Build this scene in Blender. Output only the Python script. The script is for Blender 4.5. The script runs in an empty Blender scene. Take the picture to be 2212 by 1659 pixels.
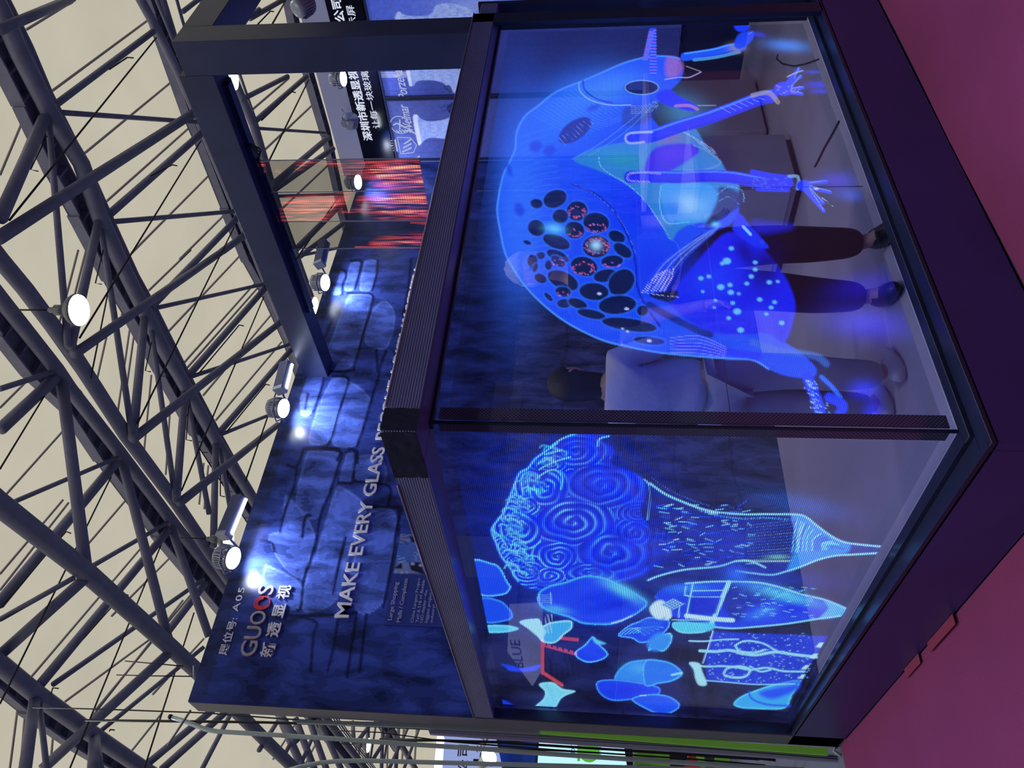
import bpy, bmesh, math, random
import numpy as np
from mathutils import Vector, Matrix, Quaternion
random.seed(7); np.random.seed(7)
S = bpy.context.scene
COL = S.collection
# ------------------------------------------------------------------ camera
CF, YAW, PITCH, ROLL, CX, CY = 1686.398, 0.697664, 0.098139, 0.012911, -1.442615, -1.961785
CZ = 1.5
W, D, ZT, ZB, INS, ZS, ZW, TH = 2.8741, 2.8722, 2.1594, 2.0399, 0.1586, 0.3037, 3.9539, 0.1795
FW = np.array([math.sin(YAW)*math.cos(PITCH), math.cos(YAW)*math.cos(PITCH), math.sin(PITCH)])
R0 = np.array([math.cos(YAW), -math.sin(YAW), 0.0]); U0 = np.cross(R0, FW)
RT = math.cos(ROLL)*R0 + math.sin(ROLL)*U0
UP = -math.sin(ROLL)*R0 + math.cos(ROLL)*U0
CAM = np.array([CX, CY, CZ])
cd = bpy.data.cameras.new('camera'); cam = bpy.data.objects.new('camera', cd); COL.objects.link(cam)
# the phone was held upright and the picture lies on its side: picture right is world down
m = Matrix(((-UP[0], RT[0], -FW[0], CX), (-UP[1], RT[1], -FW[1], CY), (-UP[2], RT[2], -FW[2], CZ), (0, 0, 0, 1)))
cam.matrix_world = m
cd.sensor_fit = 'HORIZONTAL'; cd.sensor_width = 36.0; cd.lens = CF/2212*36
cd.clip_start = 0.05; cd.clip_end = 400
S.camera = cam
# ------------------------------------------------------------------ world, exposure
def lin(c):
    return tuple(((v/255)/12.92 if v/255 <= 0.04045 else ((v/255+0.055)/1.055)**2.4) for v in c)
S.view_settings.view_transform = 'Standard'; S.view_settings.look = 'None'
S.view_settings.exposure = 0.0; S.view_settings.gamma = 1.0
S.view_settings.use_curve_mapping = False
wd = bpy.data.worlds.new('daylight'); S.world = wd; wd.use_nodes = True
bg = wd.node_tree.nodes['Background']; bg.inputs[0].default_value = (*lin((226, 222, 208)), 1); bg.inputs[1].default_value = 1.0
S.cycles.max_bounces = 10; S.cycles.transparent_max_bounces = 24; S.cycles.diffuse_bounces = 4
S.cycles.sample_clamp_indirect = 4.0
S.cycles.use_denoising = True

def px(P):
    """where a point of the hall falls in the photograph (used only to lay flat prints and screen pictures on their panels)"""
    d = np.asarray(P, float) - CAM
    z = d @ FW
    return np.stack([1106 - CF*(d @ UP)/z, 1659 - (829.5 + CF*(d @ RT)/z)], -1)
def at(x, y, axis, val):
    """point of the plane axis=val that the photograph shows at pixel x, y"""
    d = FW + RT*((1659-y)-829.5)/CF - UP*(x-1106)/CF
    k = 'xyz'.index(axis); t = (val-CAM[k])/d[k]
    return Vector(CAM+t*d)

# ------------------------------------------------------------------ materials
MATS = {}
def mat(name, rgb, rough=0.5, metal=0.0, var=0.0, vscale=8.0, bump=0.0, bscale=60.0, spec=0.5, stretch=(1, 1, 1), coat=0.0):
    if name in MATS: return MATS[name]
    m = bpy.data.materials.new(name); m.use_nodes = True; n = m.node_tree.nodes; l = m.node_tree.links
    b = n['Principled BSDF']; c = lin(rgb)
    b.inputs['Roughness'].default_value = rough; b.inputs['Metallic'].default_value = metal
    b.inputs['Specular IOR Level'].default_value = spec; b.inputs['Coat Weight'].default_value = coat
    tc = n.new('ShaderNodeTexCoord'); mp = n.new('ShaderNodeMapping'); mp.inputs['Scale'].default_value = stretch
    l.new(tc.outputs['Object'], mp.inputs[0])
    nz = n.new('ShaderNodeTexNoise'); nz.inputs['Scale'].default_value = vscale; nz.inputs['Detail'].default_value = 5
    l.new(mp.outputs[0], nz.inputs[0])
    r = n.new('ShaderNodeValToRGB')
    r.color_ramp.elements[0].color = (*[v*(1-var) for v in c], 1); r.color_ramp.elements[1].color = (*[min(1, v*(1+var)) for v in c], 1)
    r.color_ramp.elements[0].position = 0.3; r.color_ramp.elements[1].position = 0.7
    l.new(nz.outputs[0], r.inputs[0]); l.new(r.outputs[0], b.inputs['Base Color'])
    if bump:
        nb = n.new('ShaderNodeTexNoise'); nb.inputs['Scale'].default_value = bscale; l.new(mp.outputs[0], nb.inputs[0])
        bp = n.new('ShaderNodeBump'); bp.inputs['Strength'].default_value = bump; bp.inputs['Distance'].default_value = 0.01
        l.new(nb.outputs[0], bp.inputs['Height']); l.new(bp.outputs[0], b.inputs['Normal'])
    MATS[name] = m; return m
def emit(name, rgb, s, sampling='AUTO'):
    if name in MATS: return MATS[name]
    m = bpy.data.materials.new(name); m.use_nodes = True; n = m.node_tree.nodes; l = m.node_tree.links
    for x in list(n):
        if x.type == 'BSDF_PRINCIPLED': n.remove(x)
    e = n.new('ShaderNodeEmission'); e.inputs[0].default_value = (*lin(rgb), 1); e.inputs[1].default_value = s
    l.new(e.outputs[0], n['Material Output'].inputs[0]); m.cycles.emission_sampling = sampling
    MATS[name] = m; return m

STEEL = mat('painted roof steel', (134, 136, 172), 0.55, 0.0, 0.12, 3.0)
ROD = mat('dark rod', (52, 52, 60), 0.6)
BLACK = mat('black laminate', (46, 54, 92), 0.36, 0.0, 0.15, 5.0, 0.05, 30)
DARKFR = mat('dark powder-coated frame', (26, 32, 66), 0.34, 0.0, 0.2, 4.0)
GREYED = mat('grey edge laminate', (98, 98, 112), 0.45, 0, 0.1, 3)
LETTER = mat('brushed silver lettering', (226, 224, 232), 0.45, 0.1, 0.2, 14)
WHITE = mat('white print', (225, 228, 238), 0.5)
LAMPB = mat('light grey lamp housing', (150, 156, 172), 0.4, 0.2, 0.1, 5)
CABLE = mat('black cable', (10, 10, 14), 0.5)
TUBEM = mat('pale grey green tube', (176, 190, 190), 0.4, 0.3, 0.1, 3)

# ------------------------------------------------------------------ mesh helpers
def tag(o, label=None, cat=None, group=None, kind=None):
    if label: o['label'] = label
    if cat: o['category'] = cat
    if group: o['group'] = group
    if kind: o['kind'] = kind
    return o
def empty(name, loc=(0, 0, 0), label=None, cat=None, group=None, kind=None):
    o = bpy.data.objects.new(name, None); COL.objects.link(o); o.location = loc; o.empty_display_size = 0.1
    return tag(o, label, cat, group, kind)
def link(name, me, m=None, parent=None):
    o = bpy.data.objects.new(name, me); COL.objects.link(o)
    if m is not None: me.materials.append(m)
    if parent is not None:
        o.parent = parent
        par = Matrix.Translation(parent.location)
        q = parent.parent
        while q is not None: par = Matrix.Translation(q.location) @ par; q = q.parent
        o.matrix_parent_inverse = par.inverted()
    return o
def from_bm(name, bm, m=None, parent=None, smooth=False):
    me = bpy.data.meshes.new(name); bmesh.ops.recalc_face_normals(bm, faces=bm.faces[:]); bm.to_mesh(me); bm.free()
    if smooth:
        for p in me.polygons: p.use_smooth = True
    return link(name, me, m, parent)
def add_box(bm, a, b):
    lo = [min(a[i], b[i]) for i in range(3)]; hi = [max(a[i], b[i]) for i in range(3)]
    v = [bm.verts.new((x, y, z)) for z in (lo[2], hi[2]) for y in (lo[1], hi[1]) for x in (lo[0], hi[0])]
    for f in ((0, 2, 3, 1), (4, 5, 7, 6), (0, 1, 5, 4), (2, 6, 7, 3), (0, 4, 6, 2), (1, 3, 7, 5)): bm.faces.new([v[i] for i in f])
    return v
def box(name, a, b, m, parent=None, bevel=0.0):
    bm = bmesh.new(); add_box(bm, a, b)
    if bevel: bmesh.ops.bevel(bm, geom=bm.edges[:], offset=bevel, segments=1, affect='EDGES')
    return from_bm(name, bm, m, parent)
def add_tube(bm, pts, r, n=8, cap=True):
    pts = [Vector(p) for p in pts]; rings = []
    rr = r if isinstance(r, (list, tuple)) else [r]*len(pts)
    prev = None
    for i, p in enumerate(pts):
        t = (pts[min(i+1, len(pts)-1)]-pts[max(i-1, 0)]).normalized()
        a = Vector((0, 0, 1)) if abs(t.z) < 0.9 else Vector((1, 0, 0))
        if prev is not None: a = prev
        u = (a - t*a.dot(t)).normalized(); prev = u; w = t.cross(u)
        rings.append([bm.verts.new(p+(u*math.cos(2*math.pi*k/n)+w*math.sin(2*math.pi*k/n))*rr[i]) for k in range(n)])
    for i in range(len(rings)-1):
        for k in range(n):
            bm.faces.new((rings[i][k], rings[i][(k+1) % n], rings[i+1][(k+1) % n], rings[i+1][k]))
    if cap: bm.faces.new(rings[0][::-1]); bm.faces.new(rings[-1])
def tube(name, pts, r, m, parent=None, n=8):
    bm = bmesh.new(); add_tube(bm, pts, r, n); return from_bm(name, bm, m, parent, smooth=True)
def lathe(name, prof, origin, axis, m, parent=None, n=24):
    """prof: (radius, distance along axis)"""
    bm = bmesh.new(); ax = Vector(axis).normalized(); a = Vector((0, 0, 1)) if abs(ax.z) < 0.9 else Vector((1, 0, 0))
    u = (a-ax*a.dot(ax)).normalized(); w = ax.cross(u); o = Vector(origin); rings = []
    for r, d in prof:
        rings.append([bm.verts.new(o+ax*d+(u*math.cos(2*math.pi*k/n)+w*math.sin(2*math.pi*k/n))*max(r, 1e-4)) for k in range(n)])
    for i in range(len(rings)-1):
        for k in range(n): bm.faces.new((rings[i][k], rings[i][(k+1) % n], rings[i+1][(k+1) % n], rings[i+1][k]))
    bm.faces.new(rings[0][::-1]); bm.faces.new(rings[-1])
    return from_bm(name, bm, m, parent, smooth=True)
def slab(name, corners, off, m, parent=None):
    """flat outline given by corners, thickened by the vector off"""
    bm = bmesh.new(); off = Vector(off)
    a = [bm.verts.new(Vector(c)) for c in corners]; b = [bm.verts.new(Vector(c)+off) for c in corners]
    bm.faces.new(a); bm.faces.new(b[::-1]); k = len(a)
    for i in range(k): bm.faces.new((a[i], b[i], b[(i+1) % k], a[(i+1) % k]))
    return from_bm(name, bm, m, parent)
DG = None
def text(name, s, origin, ax, up, m, parent=None, width=None, height=None, size=0.1, depth=0.004, bold=0.0, shear=0.0, lines=1.0, space=1.0):
    cu = bpy.data.curves.new(name+'_tmp', 'FONT'); cu.body = s; cu.size = size; cu.extrude = depth/2; cu.offset = bold*size; cu.shear = shear
    cu.space_line = lines; cu.space_character = space; cu.resolution_u = 3
    ob = bpy.data.objects.new(name+'_tmp', cu); COL.objects.link(ob); bpy.context.view_layer.update()
    dg = bpy.context.evaluated_depsgraph_get(); me = bpy.data.meshes.new_from_object(ob.evaluated_get(dg)); bpy.data.objects.remove(ob)
    n = len(me.vertices); co = np.empty(n*3, np.float32); me.vertices.foreach_get('co', co); co = co.reshape(-1, 3)
    if n == 0: return None
    lo, hi = co.min(0), co.max(0)
    sx = width/(hi[0]-lo[0]) if width else 1.0
    sy = height/(hi[1]-lo[1]) if height else (sx if width else 1.0)
    if not width and height: sx = sy
    ax = np.array(Vector(ax).normalized()); up = np.array(Vector(up).normalized()); nn = np.cross(ax, up)
    out = np.array(origin)+((co[:, 0]-lo[0])*sx)[:, None]*ax+((co[:, 1]-lo[1])*sy)[:, None]*up+(co[:, 2]-lo[2])[:, None]*nn
    me.vertices.foreach_set('co', out.astype(np.float32).ravel()); me.update(); me.materials.clear()
    me.name = name
    o = link(name, me, m, parent); o['extent'] = float((hi[0]-lo[0])*sx); return o

# ------------------------------------------------------------------ painter: pictures on screens and prints
def spline(pts, closed=True, k=5):
    P = np.array(pts, float); n = len(P); out = []
    rng = range(n) if closed else range(n-1)
    for i in rng:
        if closed: p0, p1, p2, p3 = P[i-1], P[i], P[(i+1) % n], P[(i+2) % n]
        else: p0, p1, p2, p3 = P[max(i-1, 0)], P[i], P[i+1], P[min(i+2, n-1)]
        for t in np.arange(k)/k:
            out.append(0.5*((2*p1)+(-p0+p2)*t+(2*p0-5*p1+4*p2-p3)*t*t+(-p0+3*p1-3*p2+p3)*t**3))
    if not closed: out.append(P[-1])
    return np.array(out)
def segdist(X, Y, P, closed):
    d = np.full(X.shape, 1e9); Q = np.roll(P, -1, 0) if closed else P[1:]; A = P if closed else P[:-1]
    for a, b in zip(A, Q):
        ab = b-a; L = ab@ab+1e-9
        t = np.clip(((X-a[0])*ab[0]+(Y-a[1])*ab[1])/L, 0, 1)
        d = np.minimum(d, (X-a[0]-t*ab[0])**2+(Y-a[1]-t*ab[1])**2)
    return np.sqrt(d)
def inside(X, Y, P):
    r = np.zeros(X.shape, bool)
    for (x1, y1), (x2, y2) in zip(P, np.roll(P, -1, 0)):
        if y1 == y2: continue
        r ^= ((y1 > Y) != (y2 > Y)) & (X < (x2-x1)*(Y-y1)/(y2-y1)+x1)
    return r
class Painter:
    def __init__(s, X, Y): s.X, s.Y = X, Y; s.C = np.zeros((len(X), 3)); s.fr = (0, 0, 1)
    def frame(s, ox, oy, sc): s.fr = (ox, oy, sc); return s
    def tr(s, pts): ox, oy, sc = s.fr; return [(ox+x/sc, oy+y/sc) for x, y in pts]
    def put(s, idx, col, a):
        s.C[idx] = s.C[idx]*(1-a[:, None])+np.array(col)*a[:, None]
    def bb(s, P, pad):
        return np.nonzero((s.X > P[:, 0].min()-pad) & (s.X < P[:, 0].max()+pad) & (s.Y > P[:, 1].min()-pad) & (s.Y < P[:, 1].max()+pad))[0]
    def poly(s, pts, col, a=1.0, soft=1.5, smooth=True, rim=None, rimw=8.0, noise=0.0):
        P = spline(s.tr(pts)) if smooth else np.array(s.tr(pts), float)
        i = s.bb(P, soft*2+1)
        if not len(i): return
        x, y = s.X[i], s.Y[i]; d = segdist(x, y, P, True); ins = inside(x, y, P); sd = np.where(ins, d, -d)
        al = np.clip(sd/soft*0.5+0.5, 0, 1)*a
        if noise: al = al*(1-noise*(0.5+0.5*np.sin(x*1.7+np.sin(y*0.9)*2)*np.sin(y*1.3+x*0.37)))
        s.put(i, col, al)
        if rim is not None:
            s.put(i, rim, np.clip(1-sd/rimw, 0, 1)*ins*a)
    def line(s, pts, w, col, a=1.0, soft=1.0, smooth=True, dot=0.0):
        P = spline(s.tr(pts), False) if smooth and len(pts) > 2 else np.array(s.tr(pts), float)
        w = w/s.fr[2]/2
        i = s.bb(P, w+soft+1)
        if not len(i): return
        x, y = s.X[i], s.Y[i]; d = segdist(x, y, P, False)
        al = np.clip((w-d)/soft+0.5, 0, 1)*a
        if dot: al = al*(np.sin((x+y*0.6)*dot) > -0.2)
        s.put(i, col, al)
    def ell(s, cx, cy, rx, ry, col, ang=0, a=1.0, soft=1.0, ring=0):
        t = np.linspace(0, 2*math.pi, 25)[:-1]; c, n = math.cos(math.radians(ang)), math.sin(math.radians(ang))
        pts = [(cx+rx*math.cos(q)*c-ry*math.sin(q)*n, cy+rx*math.cos(q)*n+ry*math.sin(q)*c) for q in t]
        if ring: s.line(pts+[pts[0]], ring, col, a, soft, smooth=False)
        else: s.poly(pts, col, a, soft, smooth=False)
    def glow(s, cx, cy, rx, ry, col, a=1.0, ang=0, p=1.0):
        (cx, cy), = s.tr([(cx, cy)]); rx /= s.fr[2]; ry /= s.fr[2]
        c, n = math.cos(math.radians(ang)), math.sin(math.radians(ang))
        dx, dy = s.X-cx, s.Y-cy; r2 = ((dx*c+dy*n)/rx)**2+((-dx*n+dy*c)/ry)**2; i = np.nonzero(r2 < 6)[0]
        s.put(i, col, a*np.exp(-r2[i]*p))
def grid(name, o, du, dv, nu, nv, m, parent=None):
    """flat grid mesh; returns object, px coordinates of its vertices"""
    o, du, dv = np.array(o, float), np.array(du, float), np.array(dv, float)
    uu, vv = np.meshgrid(np.linspace(0, 1, nu), np.linspace(0, 1, nv))
    P = o+uu.reshape(-1, 1)*du+vv.reshape(-1, 1)*dv
    k = (np.arange(nv-1)[:, None]*nu+np.arange(nu-1)).ravel()
    F = np.stack([k, k+1, k+nu+1, k+nu], -1)
    me = bpy.data.meshes.new(name); me.vertices.add(len(P)); me.vertices.foreach_set('co', P.astype(np.float32).ravel())
    me.loops.add(F.size); me.loops.foreach_set('vertex_index', F.astype(np.int32).ravel())
    me.polygons.add(len(F)); me.polygons.foreach_set('loop_start', (np.arange(len(F))*4).astype(np.int32))
    me.update(calc_edges=True); me.validate()
    ob = link(name, me, m, parent); q = px(P)
    return ob, q[:, 0], q[:, 1], P
def set_col(ob, C):
    at_ = ob.data.color_attributes.new('picture', 'FLOAT_COLOR', 'POINT')
    c = np.ones((len(C), 4), np.float32); c[:, :3] = C; at_.data.foreach_set('color', c.ravel())
def print_mat(name, rough=0.35, var=0.25, scale=6, spec=0.5, emission=0.0, stretch=(1, 1, 1), patchy=False):
    m = bpy.data.materials.new(name); m.use_nodes = True; n = m.node_tree.nodes; l = m.node_tree.links; b = n['Principled BSDF']
    a = n.new('ShaderNodeVertexColor'); a.layer_name = 'picture'
    tc = n.new('ShaderNodeTexCoord'); mp = n.new('ShaderNodeMapping'); mp.inputs['Scale'].default_value = stretch; l.new(tc.outputs['Object'], mp.inputs[0])
    nz = n.new('ShaderNodeTexNoise'); nz.inputs['Scale'].default_value = scale; nz.inputs['Detail'].default_value = 3 if patchy else 5; nz.inputs['Distortion'].default_value = .35 if patchy else 0
    l.new(mp.outputs[0], nz.inputs[0])
    r = n.new('ShaderNodeValToRGB'); r.color_ramp.interpolation = 'CONSTANT' if patchy else 'LINEAR'
    e = r.color_ramp.elements; e[0].color = (1-var,)*3+(1,); e[1].color = (1+var,)*3+(1,); e[0].position = 0.0 if patchy else 0.3; e[1].position = 0.6 if patchy else 0.7
    if patchy:
        for pos, v in ((0.38, 1-var*0.55), (0.46, 1-var*0.1), (0.53, 1+var*0.45)):
            q = e.new(pos); q.color = (v, v, v, 1)
    l.new(nz.outputs[0], r.inputs[0])
    mx = n.new('ShaderNodeMix'); mx.data_type = 'RGBA'; mx.blend_type = 'MULTIPLY'; mx.inputs[0].default_value = 1
    l.new(a.outputs[0], mx.inputs[6]); l.new(r.outputs[0], mx.inputs[7]); l.new(mx.outputs[2], b.inputs['Base Color'])
    b.inputs['Roughness'].default_value = rough; b.inputs['Specular IOR Level'].default_value = spec
    if emission:
        l.new(mx.outputs[2], b.inputs['Emission Color']); b.inputs['Emission Strength'].default_value = emission; m.cycles.emission_sampling = 'NONE'
    return m
def led_mat(name, strength, clear, axis_u, pu, pv, rows=0.75, cols=0.35, haze=0.12):
    """open LED mesh: each lit diode row glows, the gaps between let the room through"""
    m = bpy.data.materials.new(name); m.use_nodes = True; n = m.node_tree.nodes; l = m.node_tree.links
    for x in list(n):
        if x.type == 'BSDF_PRINCIPLED': n.remove(x)
    a = n.new('ShaderNodeVertexColor'); a.layer_name = 'picture'
    tc = n.new('ShaderNodeTexCoord'); sp = n.new('ShaderNodeSeparateXYZ'); l.new(tc.outputs['Object'], sp.inputs[0])
    def wave(sock, pitch, depth):
        q = n.new('ShaderNodeMath'); q.operation = 'MULTIPLY'; q.inputs[1].default_value = 2*math.pi/pitch; l.new(sock, q.inputs[0])
        s_ = n.new('ShaderNodeMath'); s_.operation = 'SINE'; l.new(q.outputs[0], s_.inputs[0])
        r = n.new('ShaderNodeMapRange'); r.inputs[1].default_value = -0.5; r.inputs[2].default_value = 0.7; r.inputs[3].default_value = 1-depth; r.inputs[4].default_value = 1.0
        l.new(s_.outputs[0], r.inputs[0]); return r.outputs[0]
    w1 = wave(sp.outputs['Z'], pv, rows); w2 = wave(sp.outputs[axis_u], pu, cols)
    k = n.new('ShaderNodeMath'); k.operation = 'MULTIPLY'; l.new(w1, k.inputs[0]); l.new(w2, k.inputs[1])
    k2 = n.new('ShaderNodeMath'); k2.operation = 'MULTIPLY'; k2.inputs[1].default_value = strength; l.new(k.outputs[0], k2.inputs[0])
    e = n.new('ShaderNodeEmission'); l.new(a.outputs[0], e.inputs[0]); l.new(k2.outputs[0], e.inputs[1])
    t = n.new('ShaderNodeBsdfTransparent'); t.inputs[0].default_value = (*clear, 1)
    df = n.new('ShaderNodeBsdfDiffuse'); df.inputs[0].default_value = (*lin((150, 150, 172)), 1)
    mh = n.new('ShaderNodeMixShader'); mh.inputs[0].default_value = haze; l.new(t.outputs[0], mh.inputs[1]); l.new(df.outputs[0], mh.inputs[2])
    ad = n.new('ShaderNodeAddShader'); l.new(e.outputs[0], ad.inputs[0]); l.new(mh.outputs[0], ad.inputs[1])
    l.new(ad.outputs[0], n['Material Output'].inputs[0]); m.cycles.emission_sampling = 'FRONT_BACK'
    return m
def glass_mat(name, tint, refl=1.0):
    m = bpy.data.materials.new(name); m.use_nodes = True; n = m.node_tree.nodes; l = m.node_tree.links
    for x in list(n):
        if x.type == 'BSDF_PRINCIPLED': n.remove(x)
    t = n.new('ShaderNodeBsdfTransparent'); t.inputs[0].default_value = (*tint, 1)
    g = n.new('ShaderNodeBsdfGlossy'); g.inputs['Roughness'].default_value = 0.015
    f = n.new('ShaderNodeLayerWeight'); f.inputs[0].default_value = 0.5
    f5 = n.new('ShaderNodeMath'); f5.operation = 'POWER'; f5.inputs[1].default_value = 5.0; l.new(f.outputs['Facing'], f5.inputs[0])
    q = n.new('ShaderNodeMath'); q.operation = 'MULTIPLY_ADD'; q.inputs[1].default_value = 0.96*refl; q.inputs[2].default_value = 0.04*refl; q.use_clamp = True; l.new(f5.outputs[0], q.inputs[0])
    mx = n.new('ShaderNodeMixShader'); l.new(q.outputs[0], mx.inputs[0]); l.new(t.outputs[0], mx.inputs[1]); l.new(g.outputs[0], mx.inputs[2])
    l.new(mx.outputs[0], n['Material Output'].inputs[0]); return m
# ------------------------------------------------------------------ hall shell
tag(box('floor', (-14, -14, -0.2), (64, 90, -0.006), mat('grey hall floor', (96, 102, 128), 0.8, 0, 0.15, 0.8)), kind='structure')
CARPET = mat('rose red carpet', (138, 62, 108), 0.97, 0, 0.10, 1.1, 0.5, 300, spec=0.1)
def carpet(x0, x1, y0, y1, lb):
    bm = bmesh.new(); nx, ny = int((x1-x0)/.2), int((y1-y0)/.2); vv = {}
    for i in range(nx+1):
        for j in range(ny+1):
            x, y = x0+(x1-x0)*i/nx, y0+(y1-y0)*j/ny
            vv[i, j] = bm.verts.new((x, y, 0.006+0.005*math.sin(x*3.1+math.sin(y*2.3))*math.sin(y*2.7-x)))
    for i in range(nx):
        for j in range(ny): bm.faces.new((vv[i, j], vv[i+1, j], vv[i+1, j+1], vv[i, j+1]))
    return tag(from_bm('aisle_carpet', bm, CARPET, smooth=True), lb, 'carpet')
carpet(-6, 11, -5, -.001, 'rose red carpet in front of the right LED window and its plinth')
carpet(-6, -.001, -.001, 3.0, 'rose purple carpet along the plinth below the left LED window')
HALLW = mat('dim hall wall', (58, 62, 84), 0.8, 0, 0.15, 0.4)
for nm, a, b in (('wall_left', (-14.4, -14.4, 0), (-14, 90.4, 15.4)), ('wall_right', (64, -14.4, 0), (64.4, 90.4, 15.4)),
                 ('wall_front', (-14, -14.4, 0), (64, -14, 15.4)), ('wall_far', (-14, 90, 0), (64, 90.4, 15.4))):
    tag(box(nm, a, b, HALLW), kind='structure')
# translucent membrane roof, daylight comes through it
mm = bpy.data.materials.new('cream roof membrane'); mm.use_nodes = True; n = mm.node_tree.nodes; l = mm.node_tree.links
for x in list(n):
    if x.type == 'BSDF_PRINCIPLED': n.remove(x)
tr_ = n.new('ShaderNodeBsdfTranslucent'); nz = n.new('ShaderNodeTexNoise'); nz.inputs['Scale'].default_value = 0.35; nz.inputs['Detail'].default_value = 4
tc = n.new('ShaderNodeTexCoord'); l.new(tc.outputs['Object'], nz.inputs[0]); r = n.new('ShaderNodeValToRGB')
r.color_ramp.elements[0].color = (0.66, 0.64, 0.60, 1); r.color_ramp.elements[1].color = (0.74, 0.71, 0.66, 1); r.color_ramp.elements[0].position = .3; r.color_ramp.elements[1].position = .7
l.new(nz.outputs[0], r.inputs[0]); l.new(r.outputs[0], tr_.inputs[0]); l.new(tr_.outputs[0], n['Material Output'].inputs[0])
bm = bmesh.new(); vs = [bm.verts.new(v) for v in ((-14.4, -14.4, 15.2), (64.4, -14.4, 15.2), (64.4, 90.4, 15.2), (-14.4, 90.4, 15.2))]; bm.faces.new(vs)
tag(from_bm('ceiling', bm, mm), 'cream translucent membrane roof above the steel trusses', kind='structure')

# ------------------------------------------------------------------ roof steelwork
ZU, ZL, ZR = 14.0, 12.6, 14.9
def P_(q, z): return at(q[0], q[1], 'z', z)
def chordline(pts, z, y0, y1):
    """straight on both ends so that the chord runs through the whole hall"""
    P = [P_(q, z) for q in pts]
    a = P[0]-P[1]; b = P[-1]-P[-2]
    a = a/abs(a.y) if a.y else a; b = b/abs(b.y) if b.y else b
    a.x *= 0.5; b.x *= 0.0
    out = []
    if P[0].y > y0: out.append(P[0]+a*(P[0].y-y0))
    out += P
    if P[-1].y < y1: out.append(P[-1]+b*(y1-P[-1].y))
    return out
TR = {}
def truss(key, label):
    o = empty('roof_truss', (0, 0, 0), label, 'roof truss', 'tubular steel roof trusses', 'structure'); TR[key] = o; return o
for k, lb in (('C', 'tubular roof truss running behind the dark portal frame beam'), ('A', 'tubular roof truss with corrugated gutter, second from the portal beam'),
              ('A2', 'wide double roof truss that carries the round high bay lamp'), ('D', 'single lower roof tube with wrapped joints above the booth corner'),
              ('E', 'roof truss in the lower left corner of the photo'), ('F', 'roof truss seen through the opening of the portal frame'), ('G', 'farthest roof truss above the white fascia of the side wall')):
    truss(k, lb)
def chord(key, pts, z, r, name='chord', y0=-6, y1=70, m=STEEL, n=10):
    tube(name, chordline(pts, z, y0, y1), r, m, TR[key], n)
def gutter(key, pts, z, w, y0=-6, y1=55):
    P = chordline(pts, z, y0, y1); g = empty('gutter'); g.parent = TR[key]
    bm = bmesh.new(); h = 0.3
    for a, b in zip(P[:-1], P[1:]):
        for s in (-1, 1):
            q = [bm.verts.new(v+Vector((s*w/2, 0, dz))) for v, dz in ((a, 0), (b, 0), (b, h), (a, h))]; bm.faces.new(q)
        q = [bm.verts.new(v+Vector((s*w/2, 0, h))) for v, s in ((a, -1), (a, 1), (b, 1), (b, -1))]; bm.faces.new(q)
    me_side = from_bm('gutter_trough', bm, STEEL, g)
    mod = me_side.modifiers.new('t', 'SOLIDIFY'); mod.thickness = 0.05
    bm = bmesh.new(); y = P[0].y+0.3
    bm2 = None; rib = None; cnt = 0
    while y < 40:
        for a, b in zip(P[:-1], P[1:]):
            if a.y <= y < b.y:
                x = a.x+(b.x-a.x)*(y-a.y)/(b.y-a.y); break
        else: x = P[-1].x
        if rib is None:
            bmr = bmesh.new(); add_box(bmr, (-w/2, -0.03, 0.06), (w/2, 0.03, 0.3)); rib = from_bm('gutter_rib', bmr, STEEL, g); ob = rib
        else:
            ob = rib.copy(); COL.objects.link(ob); ob.parent = g
        ob.location = (x, y, z); y += 0.62; cnt += 1
def brace(key, a, za, b, zb, wpx, name='brace', m=STEEL, n=8):
    A, B = P_(a, za), P_(b, zb); c = Vector(CAM)
    depth = ((A-c).length+(B-c).length)/2
    tube(name, [A, B], max(0.012, wpx*depth/CF/2), m, TR[key], n)
chord('A', [(7, 34), (44, 118), (106, 240), (176, 354), (216, 470), (257, 560), (314, 675), (351, 749), (402, 837), (473, 962), (527, 1046)], ZU, .2)
chord('A', [(27, 17), (68, 101), (111, 203), (159, 297), (209, 398), (257, 506), (297, 594), (338, 668), (405, 803), (473, 932), (540, 1053)], ZU, .05, 'rail')
chord('A', [(20, 18), (61, 102), (104, 204), (152, 298), (202, 399), (250, 507), (290, 595), (331, 669), (398, 804), (466, 933), (533, 1054)], ZU, .045, 'rail')
gutter('A', [(27, 135), (67, 216), (135, 365), (182, 452), (253, 591), (294, 665), (365, 797), (435, 925)], 14.3, .55)
chord('A2', [(5, 650), (122, 797), (149, 837), (257, 975), (375, 1130)], ZU, .17)
chord('A2', [(0, 560), (54, 624), (155, 759), (273, 942), (381, 1087), (454, 1195), (711, 1561)], ZL+.3, .17)
chord('A2', [(34, 607), (155, 775), (275, 945), (385, 1100)], ZU, .04, 'conduit'); chord('A2', [(40, 604), (161, 772), (281, 942), (391, 1097)], ZU, .03, 'conduit'); chord('A2', [(27, 610), (148, 778), (268, 948), (378, 1103)], ZU, .03, 'conduit')
gutter('A2', [(20, 702), (84, 786), (165, 864), (236, 975), (355, 1140)], 14.3, .6)
chord('C', [(304, 0), (345, 75), (382, 150), (419, 236)], ZU, .13); chord('C', [(352, 0), (375, 75), (400, 140)], ZU, .1)
chord('C', [(382, 0), (393, 40), (410, 95)], ZU, .05, 'rail')
gutter('C', [(345, 20), (419, 236), (452, 314), (500, 439), (545, 554), (590, 638), (628, 724), (655, 803)], 14.2, .62)
chord('C', [(470, 322), (517, 437), (562, 552), (606, 634), (645, 720), (670, 800)], ZU, .06, 'rail')
chord('D', [(0, 1090), (188, 1237), (377, 1405), (426, 1450), (585, 1611)], ZL, .22)
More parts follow.
